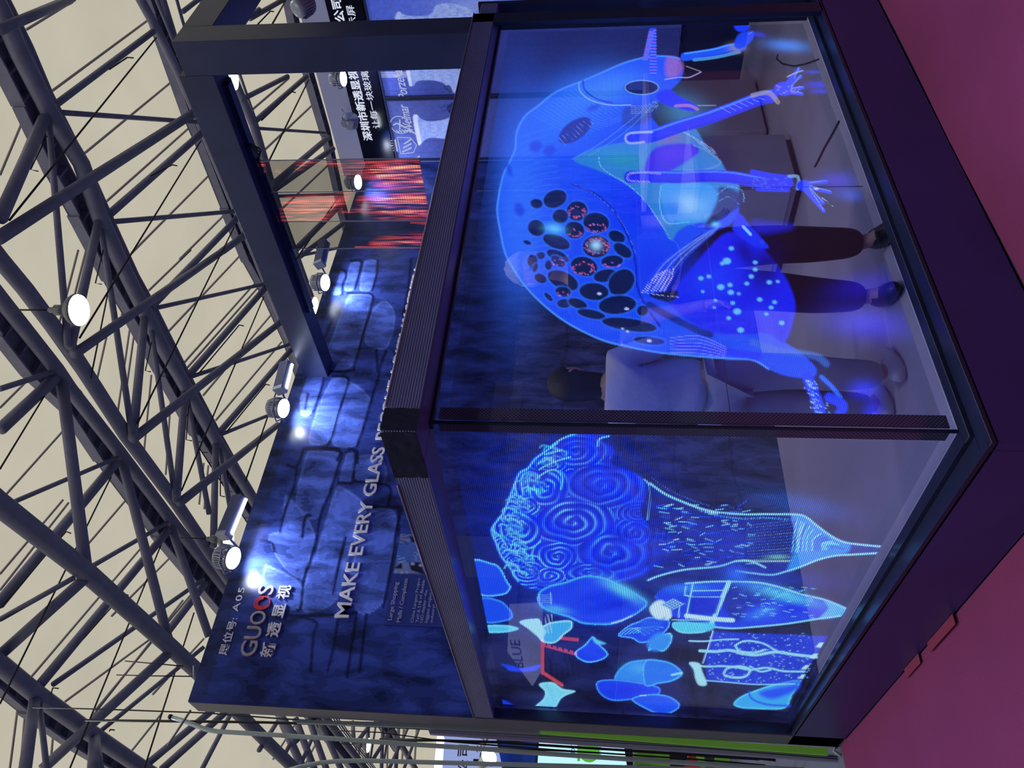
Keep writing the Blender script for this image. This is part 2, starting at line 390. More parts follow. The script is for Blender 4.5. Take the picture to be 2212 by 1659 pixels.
chord('E', [(0, 1435), (80, 1500), (195, 1583), (314, 1663)], ZU, .2); chord('E', [(0, 1424), (85, 1489), (200, 1572), (320, 1652)], ZU, .05, 'rail')
gutter('E', [(0, 1452), (75, 1515), (185, 1596)], 14.3, .5)
chord('F', [(506, 172), (547, 270), (587, 408), (635, 540)], ZU, .15); chord('F', [(522, 172), (556, 270), (604, 439)], ZU, .05, 'rail')
gutter('G', [(632, 0), (641, 45), (676, 169), (710, 287), (742, 440)], 14.2, .55)
U, L_, M_ = ZU, ZL, ZR-.1
B = [ # truss, a, za, b, zb, width in the photograph
('A',(0,64),L_,(149,0),U,17),('A',(115,230),U,(331,68),U,12),('A',(132,243),U,(429,264),U,9),('A',(-6,516),L_,(425,240),U,20),
('A',(236,463),U,(436,287),U,14),('A',(243,479),U,(513,456),U,9),('A',(325,665),U,(517,466),U,13),('A2',(160,765),L_,(480,543),U,16),('A2',(480,543),U,(540,500),U,14),
('A',(96,256),U,(0,472),L_,22),('A',(105,260),U,(147,748),L_,12),('A',(213,478),U,(152,750),L_,17),('A',(218,490),U,(285,935),L_,12),
('A',(312,685),U,(287,945),L_,17),('A',(326,709),U,(380,1085),L_,11),('A',(338,665),U,(574,613),U,8),('A',(408,810),U,(574,621),U,13),
('A2',(287,948),L_,(611,692),U,15),('A',(415,813),U,(628,743),U,8),('A',(473,935),U,(628,756),U,12),('A2',(388,1086),L_,(600,918),U,15),('A',(479,938),U,(580,897),U,8),
('A',(399,848),U,(381,1078),L_,16),('A',(405,864),U,(452,1110),L_,11),('A',(466,955),U,(461,1180),L_,14),('A',(473,962),U,(503,1130),L_,10),
('A2',(0,840),U,(122,801),U,11),('A2',(0,928),U,(118,818),U,22),('A2',(132,815),U,(186,1232),L_,22),('A2',(253,989),U,(30,1084),U,9),('A2',(250,1000),U,(-4,1306),U,19),
('A2',(263,992),U,(366,1392),L_,18),('A2',(360,1130),U,(190,1228),U,9),('A2',(363,1146),U,(87,1478),U,16),('A2',(370,1140),U,(452,1375),L_,16),
('A2',(440,1251),U,(115,1478),U,9),('A2',(443,1261),U,(358,1370),U,14),
('D',(160,1248),L_,(0,1338),U,10),('D',(181,1252),L_,(0,1415),U,20),('D',(363,1412),L_,(91,1662),U,18),('D',(440,1398),L_,(216,1580),U,8),('D',(500,1500),L_,(316,1652),U,13),
('D',(530,1500),L_,(349,1662),U,13),('D',(520,1500),U,(436,1662),U,9),
('E',(76,1505),U,(54,1662),L_,20),('E',(84,1512),U,(101,1662),L_,10),('E',(205,1590),U,(202,1662),L_,20),('E',(212,1600),U,(219,1662),L_,9),
('D',(595,1530),U,(640,1600),L_,16),('D',(606,1553),U,(655,1662),L_,15),('D',(638,1553),U,(679,1662),L_,13),('D',(667,1553),U,(705,1662),L_,12),('D',(688,1553),U,(737,1662),L_,12),
('D',(601,1556),U,(560,1620),L_,9),('D',(640,1580),U,(610,1640),L_,8),('D',(676,1590),U,(650,1650),L_,8),
('A2',(762,1560),U,(764,1602),L_,8),('A2',(795,1565),U,(793,1645),L_,8),('A2',(827,1565),U,(824,1662),L_,7),('A2',(861,1570),U,(855,1662),L_,7),
('A2',(800,1565),U,(772,1602),L_,8),('A2',(850,1570),U,(806,1640),L_,7),('A2',(880,1574),U,(840,1662),L_,7),('A2',(905,1574),U,(872,1662),L_,6),('A2',(812,1565),U,(800,1640),L_,4),('A2',(842,1567),U,(830,1640),L_,4),
('F',(520,216),U,(621,165),U,10),('F',(550,263),U,(662,165),U,10),('F',(554,277),U,(702,287),U,6),('F',(591,398),L_,(709,297),U,12),('F',(594,408),U,(719,321),U,12),('F',(598,424),U,(739,419),U,6),
('F',(638,540),U,(736,442),U,12),('F',(648,554),U,(745,480),U,10),('F',(650,552),U,(745,533),U,6),('F',(540,40),U,(611,0),U,10),('F',(500,62),U,(560,20),U,9),
('C',(395,25),U,(440,-10),U,9),
]
for q in B: brace(*q)
RODS = [('A',(338,81),U,(20,476),L_),('A',(434,304),U,(172,730),L_),('A',(506,490),U,(297,915),L_),('A',(570,641),U,(392,1060),L_),('A',(621,776),U,(530,1040),L_),
('A',(243,584),U,(196,817),L_),('A2',(101,847),U,(0,1013),L_),('A2',(240,1030),U,(0,1520),L_),('A2',(352,1167),U,(150,1662),L_),('D',(419,1324),U,(311,1662),L_),
('F',(667,172),U,(581,348),L_),('F',(618,0),U,(587,54),L_),('F',(735,420),U,(640,560),L_)]
for k, a, za, b, zb in RODS: brace(k, a, za, b, zb, 3.2, 'tie_rod', ROD, 6)
SEAMM = mat('grey roof purlin', (186, 180, 184), 0.6)
SE = [((57,64),(162,0)),((113,196),(319,44)),((179,334),(380,169)),((230,435),(412,273)),((284,547),(459,371)),((388,560),(483,466)),((62,230),(0,378)),((78,260),(0,446)),
((169,540),(125,709)),((186,540),(162,634)),((321,628),(412,540)),((358,722),(530,540)),((398,783),(554,608)),((439,854),(584,682)),((466,908),(608,739)),((403,796),(560,618)),
((284,685),(253,898)),((294,692),(270,860)),((327,810),(311,975)),((371,827),(358,1026)),((78,803),(0,881)),((135,932),(14,1067)),((136,1080),(0,1240)),((148,1086),(0,1275)),
((272,1080),(188,1178)),((380,1192),(241,1331)),((307,1181),(66,1464)),((317,1191),(84,1474)),((395,1297),(199,1548)),((321,1383),(140,1516)),((411,1286),(206,1534)),
((42,1499),(21,1662)),((57,1507),(44,1662)),((118,1550),(108,1662)),((564,331),(679,223)),((546,236),(624,169)),((610,450),(716,350)),((350,1540),(262,1650)),((440,1380),(330,1500)),
((236,700),(205,840)),((440,1000),(430,1090)),((450,1005),(441,1100)),((640,1560),(590,1640)),((700,1570),(660,1650)),((770,1600),(766,1660)),((777,1600),(773,1660)),((838,1570),(836,1660)),((900,1575),(895,1650)),((872,1575),(868,1650))]
PUR = empty('roof_purlins', (0, 0, 0), 'thin grey purlins under the cream membrane roof', 'purlins', None, 'structure')
for a, b in SE:
    A, Bq = P_(a, M_), P_(b, M_); dpt = ((A-Vector(CAM)).length+(Bq-Vector(CAM)).length)/2
    tube('purlin', [A, Bq], 4.2*dpt/CF/2, SEAMM, PUR, 6)
# sprinkler pipes with a hooked end
HK = [[(101,294),(66,366),(82,370)],[(223,540),(206,612),(219,614)],[(327,739),(314,801),(325,803)],[(408,874),(402,950),(414,952)],[(476,1013),(476,1071),(485,1073)],
[(429,807),(517,702),(526,704)],[(490,932),(574,830),(582,832)],[(0,1314),(143,1148),(153,1152)],[(180,1380),(267,1282),(277,1286)],[(110,1500),(114,1486),(126,1487)],[(236,1580),(238,1576),(247,1577)],
[(236,150),(275,124),(288,125)],[(325,380),(372,356),(382,358)],[(565,260),(630,198),(638,200)],[(540,70),(584,24),(591,25)]]
HKL = ['by the second joint of the guttered truss at the far left', 'just above the round lamp', 'next below the round lamp, along the guttered truss', 'third of those hanging along the guttered truss', 'fourth along the guttered truss, above the booth wall top', 'left of the portal beam middle', 'beside the portal beam tip', 'at the left edge above the wrapped tube', 'between wide truss and wrapped tube', 'by the joint of the lower left truss', 'at the second joint of the lower left truss', 'in the top left pane of the roof', 'left of the portal post top', 'inside the portal opening', 'between portal beam and photo top edge']
for h in HK:
    P = [P_(q, ZU-.35) for q in h]; dpt = (P[1]-Vector(CAM)).length
    o = tube('sprinkler_pipe', P, 2.6*dpt/CF/2, ROD, None, 6)
    tag(o, 'hooked sprinkler pipe '+HKL[HK.index(h)], 'pipe', 'hooked sprinkler pipes under the roof')
# high bay lamps in two rows under the trusses
HBE = emit('high bay lamp face', (250, 255, 240), 6.0)
HB_ = [(8.86, 8.24, 'round high bay lamp hanging clear below the wide double truss'), (8.63, 16.99, 'round high bay lamp half hidden behind the nearest floodlights'), (8.42, 36.1, 'small distant high bay lamp left of the booth wall end'),
       (18.46, 17.46, 'high bay lamp peeping out behind the tip of the portal beam'), (18.45, 8.66, 'high bay lamp just showing behind the portal post')]
HB_ += [(x, y, 'unseen high bay lamp added to light the hall, '+w_) for x, y, w_ in ((-1.2, -9.6, 'far behind the camera'), (8.6, -9.6, 'behind the camera to the right'), (-1.2, -.7, 'right above the booth corner'), (8.6, -.7, 'above the side wall'), (18.46, -.7, 'far out beyond the side wall'), (-1.2, 8.2, 'above the left neighbour booth'), (-1.2, 17.1, 'second above the left neighbour row'), (8.6, 26, 'hidden behind the brick printed wall'), (-8, 4, 'left of the aisle'), (-8, -5, 'left behind the camera'))]  # unseen lamps added to brighten the hall, carrying on the visible rows
for i, (x, y, lb) in enumerate(HB_):
    t = empty('high_bay_lamp', (x, y, 11.5), lb, 'lamp', 'high bay lamps in the roof')
    r = .31
    lathe('reflector', [(r*1.02, 0), (r*1.05, .05), (r*.9, .13), (r*.62, .22), (r*.45, .26)], (x, y, 11.5), (0, 0, 1), LAMPB, t)
    lathe('lens', [(r*.97, -.03), (r, 0), (r*.98, .02)], (x, y, 11.5), (0, 0, 1), HBE, t)
    lathe('driver_box', [(.11, .26), (.11, .48), (.06, .5), (.06, .6), (.03, .64)], (x, y, 11.5), (0, 0, 1), LAMPB, t, 12)
    tube('hanger', [(x, y, 12.1), (x, y, 12.9)], .018, ROD, t, 6)
    ld = bpy.data.lights.new('high_bay_light', 'SPOT'); ld.energy = 900; ld.spot_size = math.radians(125); ld.spot_blend = .6; ld.shadow_soft_size = .3; ld.color = (.82, .88, 1.0)
    lo = bpy.data.objects.new('high_bay_light', ld); COL.objects.link(lo); lo.parent = t; lo.location = (0, 0, -.06)

# ------------------------------------------------------------------ booth walls
bw = empty('wall_back', (0, D, 0), kind='structure')
NAVY = mat('navy wall laminate', (50, 60, 120), 0.28, 0, 0.15, 3)
box('wall_core', (0, D+.012, 0), (5.73, D+TH, ZW), GREYED, bw)
ob, X, Y, P = grid('brick_print', (0, D, 0.0), (5.73, 0, 0), (0, 0, ZW), 440, 330, None, bw)
p = Painter(X, Y); p.C[:] = lin((48, 66, 142))
hl = P[:, 2] > ZW-.10
ST = lin((92, 118, 214)); JT = lin((18, 26, 70)); DK = lin((40, 54, 120))
# printed cartoon stones (pale faces, then the dark joints between them)
F5, F6 = (400, 500, 3.318), (400, 950, 3.318)
for fr, ps in ((F5, [[(1150,290),(1120,430),(1060,440),(1100,280)],[(1190,225),(1250,225),(1240,280),(1205,410),(1145,405)],[(1290,215),(1370,215),(1360,330),(1320,420),(1255,410)],[(1180,455),(1325,455),(1315,560),(1250,760),(1200,960),(1000,990),(1080,700)],
        [(1000,1030),(970,1120),(900,1300),(830,1290),(860,1040)],[(1060,1050),(1155,1060),(1140,1160),(1090,1300),(1040,1470),(1000,1520),(890,1500),(960,1250)],[(1180,1080),(1320,1200),(1270,1400),(1220,1530),(1060,1520),(1110,1300)],[(1350,560),(1430,500),(1500,600),(1460,800),(1390,840),(1290,780)]]),
        (F6, [[(880,85),(1095,95),(1080,200),(1030,370),(960,540),(880,560),(800,470),(820,300)],[(1160,100),(1215,105),(1190,290),(1110,300)],[(720,400),(860,540),(930,720),(880,870),(840,990),(700,900),(600,700),(690,640)],
        [(1100,330),(1290,480),(1230,700),(1150,880),(1080,1150),(860,1230),(870,1010),(960,760),(1040,480)],[(1330,510),(1500,520),(1480,800),(1420,1150),(1250,1240),(1180,1000)],[(580,900),(820,1030),(800,1210),(640,1180),(560,1050)],[(1230,120),(1400,130),(1430,300),(1240,290)]])):
    p.frame(*fr)
    for q in ps: p.poly(q, ST, .75, 3, noise=.3); p.line(q+[q[0]], 9, lin((120, 148, 232)), .5, 2)
for fr, js in ((F5, [[(1120,270),(1150,290),(1150,330),(1130,380),(1125,450)],[(1190,210),(1260,210),(1255,270),(1215,410)],[(1165,440),(1335,450),(1330,550),(1270,760),(1210,960),(1180,1000),(860,1000)],[(1380,210),(1370,320),(1340,420)],[(1000,1020),(980,1110),(920,1290)],
        [(1055,1040),(1165,1050),(1150,1150),(1100,1300),(1050,1480),(1020,1530)],[(880,1165),(860,1270)],[(1440,860),(1400,960),(1380,1060),(1330,1220),(1280,1400),(1230,1540)],[(870,1550),(1100,1560),(1090,1640)],[(1170,1560),(1230,1570),(1235,1659)],[(1370,850),(1380,1000)],[(1060,620),(1000,760)],
        [(1620,200),(1600,400),(1560,600)],[(1500,860),(1540,1000)]]),
        (F6, [[(730,180),(800,190),(850,60)],[(800,200),(780,330),(720,500),(680,660)],[(870,70),(1110,85),(1090,200),(1040,370),(970,540),(940,720),(890,880),(850,1000),(830,1200),(800,1225)],[(1150,90),(1220,95),(1200,290),(1190,310),(1100,310)],[(1210,300),(1460,330),(1450,480)],
        [(1300,480),(1540,490),(1520,600),(1480,900),(1420,1200)],[(540,720),(620,740),(640,800)],[(750,1260),(800,1260),(940,1310),(920,1400),(900,1659)],[(900,540),(860,560),(840,700)],[(1100,1260),(1060,1500),(1020,1659)],[(1150,700),(1100,900),(1060,1100)],[(1300,1250),(1250,1659)],[(1230,1240),(1190,1500),(1160,1700)],
        [(760,1262),(1100,1255),(1230,1235)],[(1530,500),(1530,680)]])):
    p.frame(*fr)
    for q in js: p.line(q, 20, JT, .95, 2.5)
# lower print behind glass: haze painted into its colour, faint courses of long stones
zz, xx = P[:, 2], P[:, 0]
row = np.floor(zz/.42); fz = zz/.42-row; fx = (xx+row*.53)/1.15-np.floor((xx+row*.53)/1.15)
low = (zz < 2.12); wob = .03*np.sin(xx*5+row)+.02*np.sin(xx*13)
p.C[low] = lin((84, 92, 146)); p.C[low & ((np.abs(fz-.04+wob) < .02) | (fx < .015))] = lin((66, 74, 126))
p.C[hl] = lin((46, 60, 112))
p.C[(xx < .02)] = DK
set_col(ob, p.C); ob.data.materials.append(print_mat('stone print on glossy vinyl', .27, .62, 8, .5, 0, (1, 1, .4), True))
AX, UPV = (1, 0, 0), (0, 0, 1)
def wall_text(name, s, q0, q1, q2, m=LETTER, depth=.014, **k):
    a, b, c = at(*q0, 'y', D-.002), at(*q1, 'y', D-.002), at(*q2, 'y', D-.002)
    kw = dict(width=b.x-a.x, depth=depth); kw.update(k)
    return text(name, s, (a.x, D-.001, a.z), AX, UPV, m, bw, height=c.z-a.z if 'height' not in k else k['height'], **{x: y for x, y in kw.items() if x != 'height'})
t1 = wall_text('slogan_lettering', 'MAKE EVERY GLASS', (754, 1336), (834, 968), (722, 1336), bold=.012)
sc = .1/ t1['extent']
t2 = text('slogan_lettering', 'BECOME A DISPLAY SCREEN', (1.95+.075, D-.001, 3.046), AX, UPV, LETTER, bw, width=t1['extent']*1.44, height=.1, depth=.014, bold=.012)
wall_text('booth_number', '展位号:', (491, 1416), (513, 1335), (470, 1416), WHITE, .004, bold=.01)
wall_text('booth_number', 'A05', (514, 1322), (534, 1270), (500, 1322), WHITE, .004, bold=.008, space=1.25)
# logo: G U O, a red ring, S
LG = mat('champagne lettering', (186, 174, 180), .35, .3, .25, 20)
a = at(551, 1419, 'y', D); e = at(590, 1264, 'y', D); hgt = .105
def logo(ch, q, w):
    o = at(*q, 'y', D); text('logo_letter', ch, (o.x, D-.001, o.z), AX, UPV, LG, bw, width=w, height=hgt, depth=.014, bold=.008)
xs = [at(q[0], q[1], 'y', D).x for q in ((551, 1420), (558, 1382), (567, 1351), (576, 1318), (589, 1287), (596, 1263))]
zb_ = at(551, 1419, 'y', D).z; gp = .012
for ch, i in (('G', 0), ('U', 1), ('O', 2), ('S', 4)):
    text('logo_letter', ch, (xs[i], D-.001, zb_+(.0 if i != 0 else 0)), AX, UPV, LG, bw, width=xs[i+1]-xs[i]-gp, height=hgt, depth=.014, bold=.008)
RED = mat('red logo ring', (214, 40, 66), .4)
bm = bmesh.new(); cx_, cz_ = (xs[3]+xs[4]-gp)/2, zb_+hgt/2; rw, rh = (xs[4]-xs[3]-gp)/2, hgt/2
for k in range(4):
    f = 1-k*.13; n_ = 40; pts = [(cx_+rw*f*math.cos(2*math.pi*i/n_), D-.008, cz_+rh*f*math.sin(2*math.pi*i/n_)) for i in range(n_ if k == 0 else 28)]
    if k == 0: pts.append(pts[0])
    add_tube(bm, pts, .0045 if k else .006, 6)
from_bm('logo_ring', bm, RED, bw)
wall_text('chinese_name', '新 透 显 视', (590, 1421), (630, 1266), (560, 1421), LETTER, .012, bold=.02)
# information panel
ip = empty('info_panel', (0, 0, 0)); ip.parent = bw
IPM = mat('info panel navy', (52, 64, 138), .3, 0, .1, 4)
a, b = at(830, 1351, 'y', D), at(848, 1240, 'y', D); x0, z0 = a.x, a.z
box('panel_board', (x0, D-.012, 1.95), (b.x+.005, D+.001, z0), IPM, ip)
TX = mat('pale panel text', (168, 170, 196), .5)
for i, (s, q0, w, h) in enumerate([('Large Shopping', (849, 1340), 82, .036), ('Malls / Complexes', (868, 1344), 94, .036), ('China Largest Project', (895, 1345), 96, .026), ('Yet! A 518 ㎡ flexible', (904, 1345), 92, .026),
                                   ('LED display—the', (915, 1345), 70, .024), ('biggest project in the', (926, 1345), 92, .026), ('industry!', (937, 1345), 38, .026)]):
    o = at(*q0, 'y', D-.013); w_ = at(q0[0]+w*.2, q0[1]-w, 'y', D-.013).x-o.x
    text('panel_text', s, (o.x, D-.0125, o.z), AX, UPV, TX, ip, width=w_, height=h, depth=.002, bold=.006 if i < 2 else 0)
a, b = at(849, 1240, 'y', D-.012), at(864, 1153, 'y', D-.012)
ob, X, Y, P = grid('panel_photo', (b.x-(b.x-a.x), D-.013, 1.95), (b.x-a.x, 0, 0), (0, 0, a.z-1.95), 110, 90, None, ip)
p = Painter(X, Y); p.C[:] = lin((70, 84, 140)); p.frame(800, 1120, 5.925)
p.poly([(330,600),(380,200),(620,200),(700,700),(290,700)], lin((120,136,186)), 1, 1, False)
for q in ([(300,640),(400,560),(410,640)],[(490,560),(520,660),(700,720),(640,560)],[(500,220),(560,240),(570,310),(520,300)]): p.poly(q, lin((16,22,50)), 1, 1, False)
p.poly([(360,330),(600,320),(640,520),(470,560),(330,520)], lin((48,96,190)), 1, 1, noise=.6)
for i in range(9): p.line([(430+i*14,200),(330+i*22,330)], 5, lin((40,52,110)), .9)
for i in range(5): p.line([(350+i*20,480),(370+i*20,560)], 5, lin((160,200,255)), .9)
for c in ((540,580,26),(640,600,22),(400,690,20),(330,680,14),(470,690,16)): p.ell(c[0],c[1],c[2],c[2]*.8,lin((170,180,220)))
for c in ((580,455,24),(580,515,18),(630,495,12)): p.ell(c[0],c[1],c[2],c[2],lin((150,190,250)),ring=7)
set_col(ob, p.C); ob.data.materials.append(print_mat('panel photo print', .4, .1, 20))
# ------------------------------------------------------------------ right side wall with name band and lit display pictures
rw_ = empty('wall_side', (5.73, 0, 0), kind='structure'); XR = 5.73
GRYF = mat('pale grey fascia fabric', (196, 200, 236), .8, 0, .08, 1.2, .1, 8)
box('name_band', (XR, -1.5, 3.62), (XR+.12, D, 3.965), mat('black name band', (22, 24, 44), .12, 0, .1, 3, spec=.7), rw_)
box('wall_core', (XR+.03, -1.5, 0), (XR+.14, D+.1, 3.62), NAVY, rw_)
box('fascia', (XR+.02, -1.5, 3.965), (XR+.2, D+TH, 4.24), GRYF, rw_)
AY = (0, -1, 0)
def side_text(name, s, q0, q1, q2, m, x=XR-.001, **k):
    a, b, c = at(*q0, 'x', x), at(*q1, 'x', x), at(*q2, 'x', x)
    return text(name, s, (x, a.y, a.z), AY, UPV, m, rw_, width=a.y-b.y, height=abs(c.z-a.z), **k)
LT = emit('white sign lettering', (225, 230, 250), .9, 'NONE')
side_text('sign_lettering', '深圳市新透显视科技有限公司', (806, 303), (778-6, -5), (786, 303), LT, depth=.008, bold=.012)
side_text('sign_lettering', '让每一块玻璃都成为显示屏', (822, 277), (795, 10), (806, 277), LT, depth=.004)
pm = print_mat('lit display picture', .3, .12, 30, .5, .55)
PB = lin((70, 92, 190)); VW = lin((150, 172, 232)); VB = lin((92, 122, 214))
def lace(p, pts, seed):
    p.poly(pts, VW, 1, 1.2)
    q = np.array(p.tr(pts)); i = p.bb(q, 0)
    x, y = p.X[i], p.Y[i]; ins = inside(x, y, spline(q)); f = np.sin(x*.9+seed+np.sin(y*.7)*2.2)*np.sin(y*.8+np.cos(x*.6)*2)
    s_ = np.sin(x*.5)*np.cos(y*.55+x*.2); k = i[ins & (f > .25)]; p.C[k] = p.C[k]*.3+np.array(VB)*.7
    k = i[ins & (s_ > .78)]; p.C[k] = p.C[k]*.4+np.array(lin((190, 170, 150)))*.6
def picture(y0, y1, nu, fn, label):
    fr_ = empty('display_picture', (0, 0, 0)); fr_.parent = rw_
    bx = bmesh.new()
    for a, b in (((XR-.03, y0+.02, .7), (XR+.03, y0, 3.6)), ((XR-.03, y1, .7), (XR+.03, y1-.02, 3.6)), ((XR-.03, y1, 3.58), (XR+.03, y0, 3.6))): add_box(bx, a, b)
    from_bm('picture_frame', bx, BLACK, fr_)
    ob, X, Y, P = grid('picture_print', (XR-.005, y0, .7), (0, y1-y0, 0), (0, 0, 2.89), nu, nu*3, None, fr_)
    p = Painter(X, Y); p.C[:] = PB; p.frame(620, 0, 4.609); fn(p, P); set_col(ob, p.C); ob.data.materials.append(pm)
def pic2(p, P):
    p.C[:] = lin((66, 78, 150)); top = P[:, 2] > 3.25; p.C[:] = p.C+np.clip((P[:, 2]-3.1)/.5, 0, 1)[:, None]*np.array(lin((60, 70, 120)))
    for yy in (1210, 1350, 1420, 1535): p.line([(1000, yy-12), (1700, yy-20)], 4, lin((40, 50, 120)), .8, smooth=False)
    p.ell(1720, 1080, 130, 75, lin((30, 36, 90))); 
    for k in range(14): p.ell(1540+k*9, 1070+28*math.sin(k*1.9), 12, 7, lin((44, 54, 120)), k*40)
    lace(p, [(1258,1152),(1300,1148),(1330,1180),(1380,1203),(1450,1208),(1560,1192),(1660,1165),(1720,1250),(1640,1375),(1450,1370),(1380,1388),(1335,1430),(1312,1442),(1290,1360),(1270,1260)], 1.0)
    p.poly([(1256,1152),(1300,1149),(1305,1230),(1335,1400),(1325,1440),(1308,1440),(1280,1330),(1262,1240)], lin((200, 208, 240)), 1, 1)
def pic1(p, P):
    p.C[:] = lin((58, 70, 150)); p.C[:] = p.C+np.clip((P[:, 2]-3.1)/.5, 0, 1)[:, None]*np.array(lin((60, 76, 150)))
    p.line([(920, 912), (1700, 880)], 4, lin((40, 50, 120)), .8, smooth=False)
    lace(p, [(1190,700),(1235,700),(1300,690),(1720,660),(1740,700),(1690,900),(1670,925),(1600,890),(1560,830),(1480,805),(1400,798),(1300,806),(1262,850),(1225,856),(1200,780)], 2.2)
    p.poly([(1186,705),(1222,700),(1245,850),(1218,857)], lin((200, 208, 240)), 1, 1, False)
    p.poly([(1560,860),(1620,850),(1650,920),(1600,905)], lin((36, 44, 110)), .9, 1)
    for yy in (722, 738, 752, 768): p.line([(885, yy), (1190, yy-2)], 6, lin((210, 220, 250)), .9, smooth=False)
def pic0(p, P):
    p.C[:] = lin((74, 96, 200)); p.glow(1900, 60, 400, 120, lin((140, 160, 220)), .7)
    lace(p, [(1096,122),(1128,120),(1150,140),(1250,160),(1390,155),(1452,120),(1480,60),(1560,35),(1700,45),(1830,90),(1852,130),(1850,200),(1400,240),(1100,215)], .3)
    p.poly([(1094,120),(1130,120),(1128,215),(1094,215)], lin((170, 186, 235)), 1, 1, False)
picture(2.82, 2.135, 120, pic2, ''); picture(2.09, 1.42, 120, pic1, ''); picture(1.40, 1.13, 60, pic0, '')
# crest and script on the pictures
CR = emit('pale picture lettering', (196, 208, 246), .75, 'NONE')
a = at(882, 282, 'x', XR-.02); b = at(870, 176, 'x', XR-.02)
text('picture_script', 'Weimar', (XR-.012, at(891, 282, 'x', XR-.02).y, at(893, 282, 'x', XR-.02).z), (0, -1, .05), (0, .12, 1), CR, rw_, width=.30, height=.10, depth=.003, shear=.45)
text('picture_script', 'Porzellan', (XR-.012, at(882, 220, 'x', XR-.02).y-.03, at(884, 220, 'x', XR-.02).z), (0, -1, .05), (0, .12, 1), CR, rw_, width=.36, height=.10, depth=.003, shear=.45)
bm = bmesh.new()
c = at(880, 314, 'x', XR-.012)
def Rr(u, v): return (XR-.012, c.y-u, c.z+v)
add_tube(bm, [Rr(-.1, .09), Rr(.1, .09), Rr(.09, -.05), Rr(0, -.1), Rr(-.09, -.05), Rr(-.1, .09)], .005, 5)
for k in range(3): add_tube(bm, [Rr(-.08+k*.05, .07-k*.02), Rr(-.03+k*.05, -.04-k*.005)], .008, 5)
for s in (-1, 1):
    for k in range(8):
        an = -1.5+k*.3; x_, z_ = s*(.13+.03*math.cos(an*1.0)), .0+.11*math.sin(an)
        add_tube(bm, [Rr(x_, z_), Rr(x_+s*.03, z_+.03)], [.009, .003], 5)
add_tube(bm, [Rr(-.07, .12), Rr(.07, .12)], .008, 5)
for k in range(5): add_tube(bm, [Rr(-.06+k*.03, .12), Rr(-.06+k*.03, .165+(.02 if k == 2 else 0))], [.008, .004], 5)
from_bm('picture_crest', bm, CR, rw_)
c = at(864, 270, 'x', XR-.012)
bm = bmesh.new(); add_tube(bm, [(XR-.012, c.y+.1*math.cos(t*.3), c.z+.1*math.sin(t*.3)) for t in range(22)], .004, 5)
add_tube(bm, [(XR-.012, c.y+.03, c.z-.05), (XR-.012, c.y-.02, c.z+.03), (XR-.012, c.y+.0, c.z+.07)], .008, 5); add_tube(bm, [(XR-.012, c.y-.06, c.z-.01), (XR-.012, c.y+.05, c.z+.01)], .007, 5)
from_bm('picture_crest', bm, CR, rw_)
# lit strip beyond the last picture and a pale door jamb beside the brick print
box('light_strip', (XR-.02, 1.46, 3.3), (XR, 1.44, 3.6), emit('cool light strip', (150, 180, 255), 1.2, 'NONE'), rw_)
box('wall_trim', (XR-.012, D-.006, .1), (XR+.03, D-.05, 3.34), mat('pale blue jamb', (96, 116, 200), .4), rw_)
side_text('side_print', '其他应用', (1251, 22), (1243, -40), (1238, 22), WHITE, depth=.003)
# ------------------------------------------------------------------ booth platform
PLAT = mat('pale grey platform floor', (176, 168, 184), .45, 0, .08, 2.0, .05, 20)
tag(box('booth_platform', (.045, .045, 0.012), (XR-.002, D-.004, .10), PLAT), 'pale grey raised floor inside the glass booth', 'platform')
# ------------------------------------------------------------------ corner showcase
sc_ = empty('led_showcase', (0, 0, 0), 'large corner showcase with two transparent LED windows in dark frames on a purple plinth', 'showcase')
PLM = mat('dark plum plinth laminate', (58, 46, 116), .38, 0, .12, 2.5)
box('plinth_front', (0, 0, 0.012), (7.5, .04, ZS), PLM, sc_, .003); box('plinth_side', (0, .04, 0.012), (.04, D+TH, ZS), PLM, sc_, .003)
# ribbed tape header
tm = mat('ribbed dark header tape', (84, 88, 148), .34, 0, .12, 4)
n = tm.node_tree.nodes; l = tm.node_tree.links; wv = n.new('ShaderNodeTexWave'); wv.wave_type = 'BANDS'; wv.bands_direction = 'Z'; wv.inputs['Scale'].default_value = 34; wv.inputs['Distortion'].default_value = .4
tc = n.new('ShaderNodeTexCoord'); l.new(tc.outputs['Object'], wv.inputs[0]); bp = n.new('ShaderNodeBump'); bp.inputs['Strength'].default_value = .3; bp.inputs['Distance'].default_value = .003
l.new(wv.outputs[0], bp.inputs['Height']); l.new(bp.outputs[0], n['Principled BSDF'].inputs['Normal'])
for nm, a, b in (('header_front', (0, 0, ZB), (W, INS, ZT)), ('header_front', (W+.001, .03, ZB), (3.06, INS, ZT-.02))): box(nm, a, b, tm, sc_, .004)
XF = .065
slab('header_side', [(0, INS, ZB), (INS, INS, ZB), (XF+.004, D-.001, ZB), (0, D-.001, ZB)], (0, 0, ZT-ZB), tm, sc_)
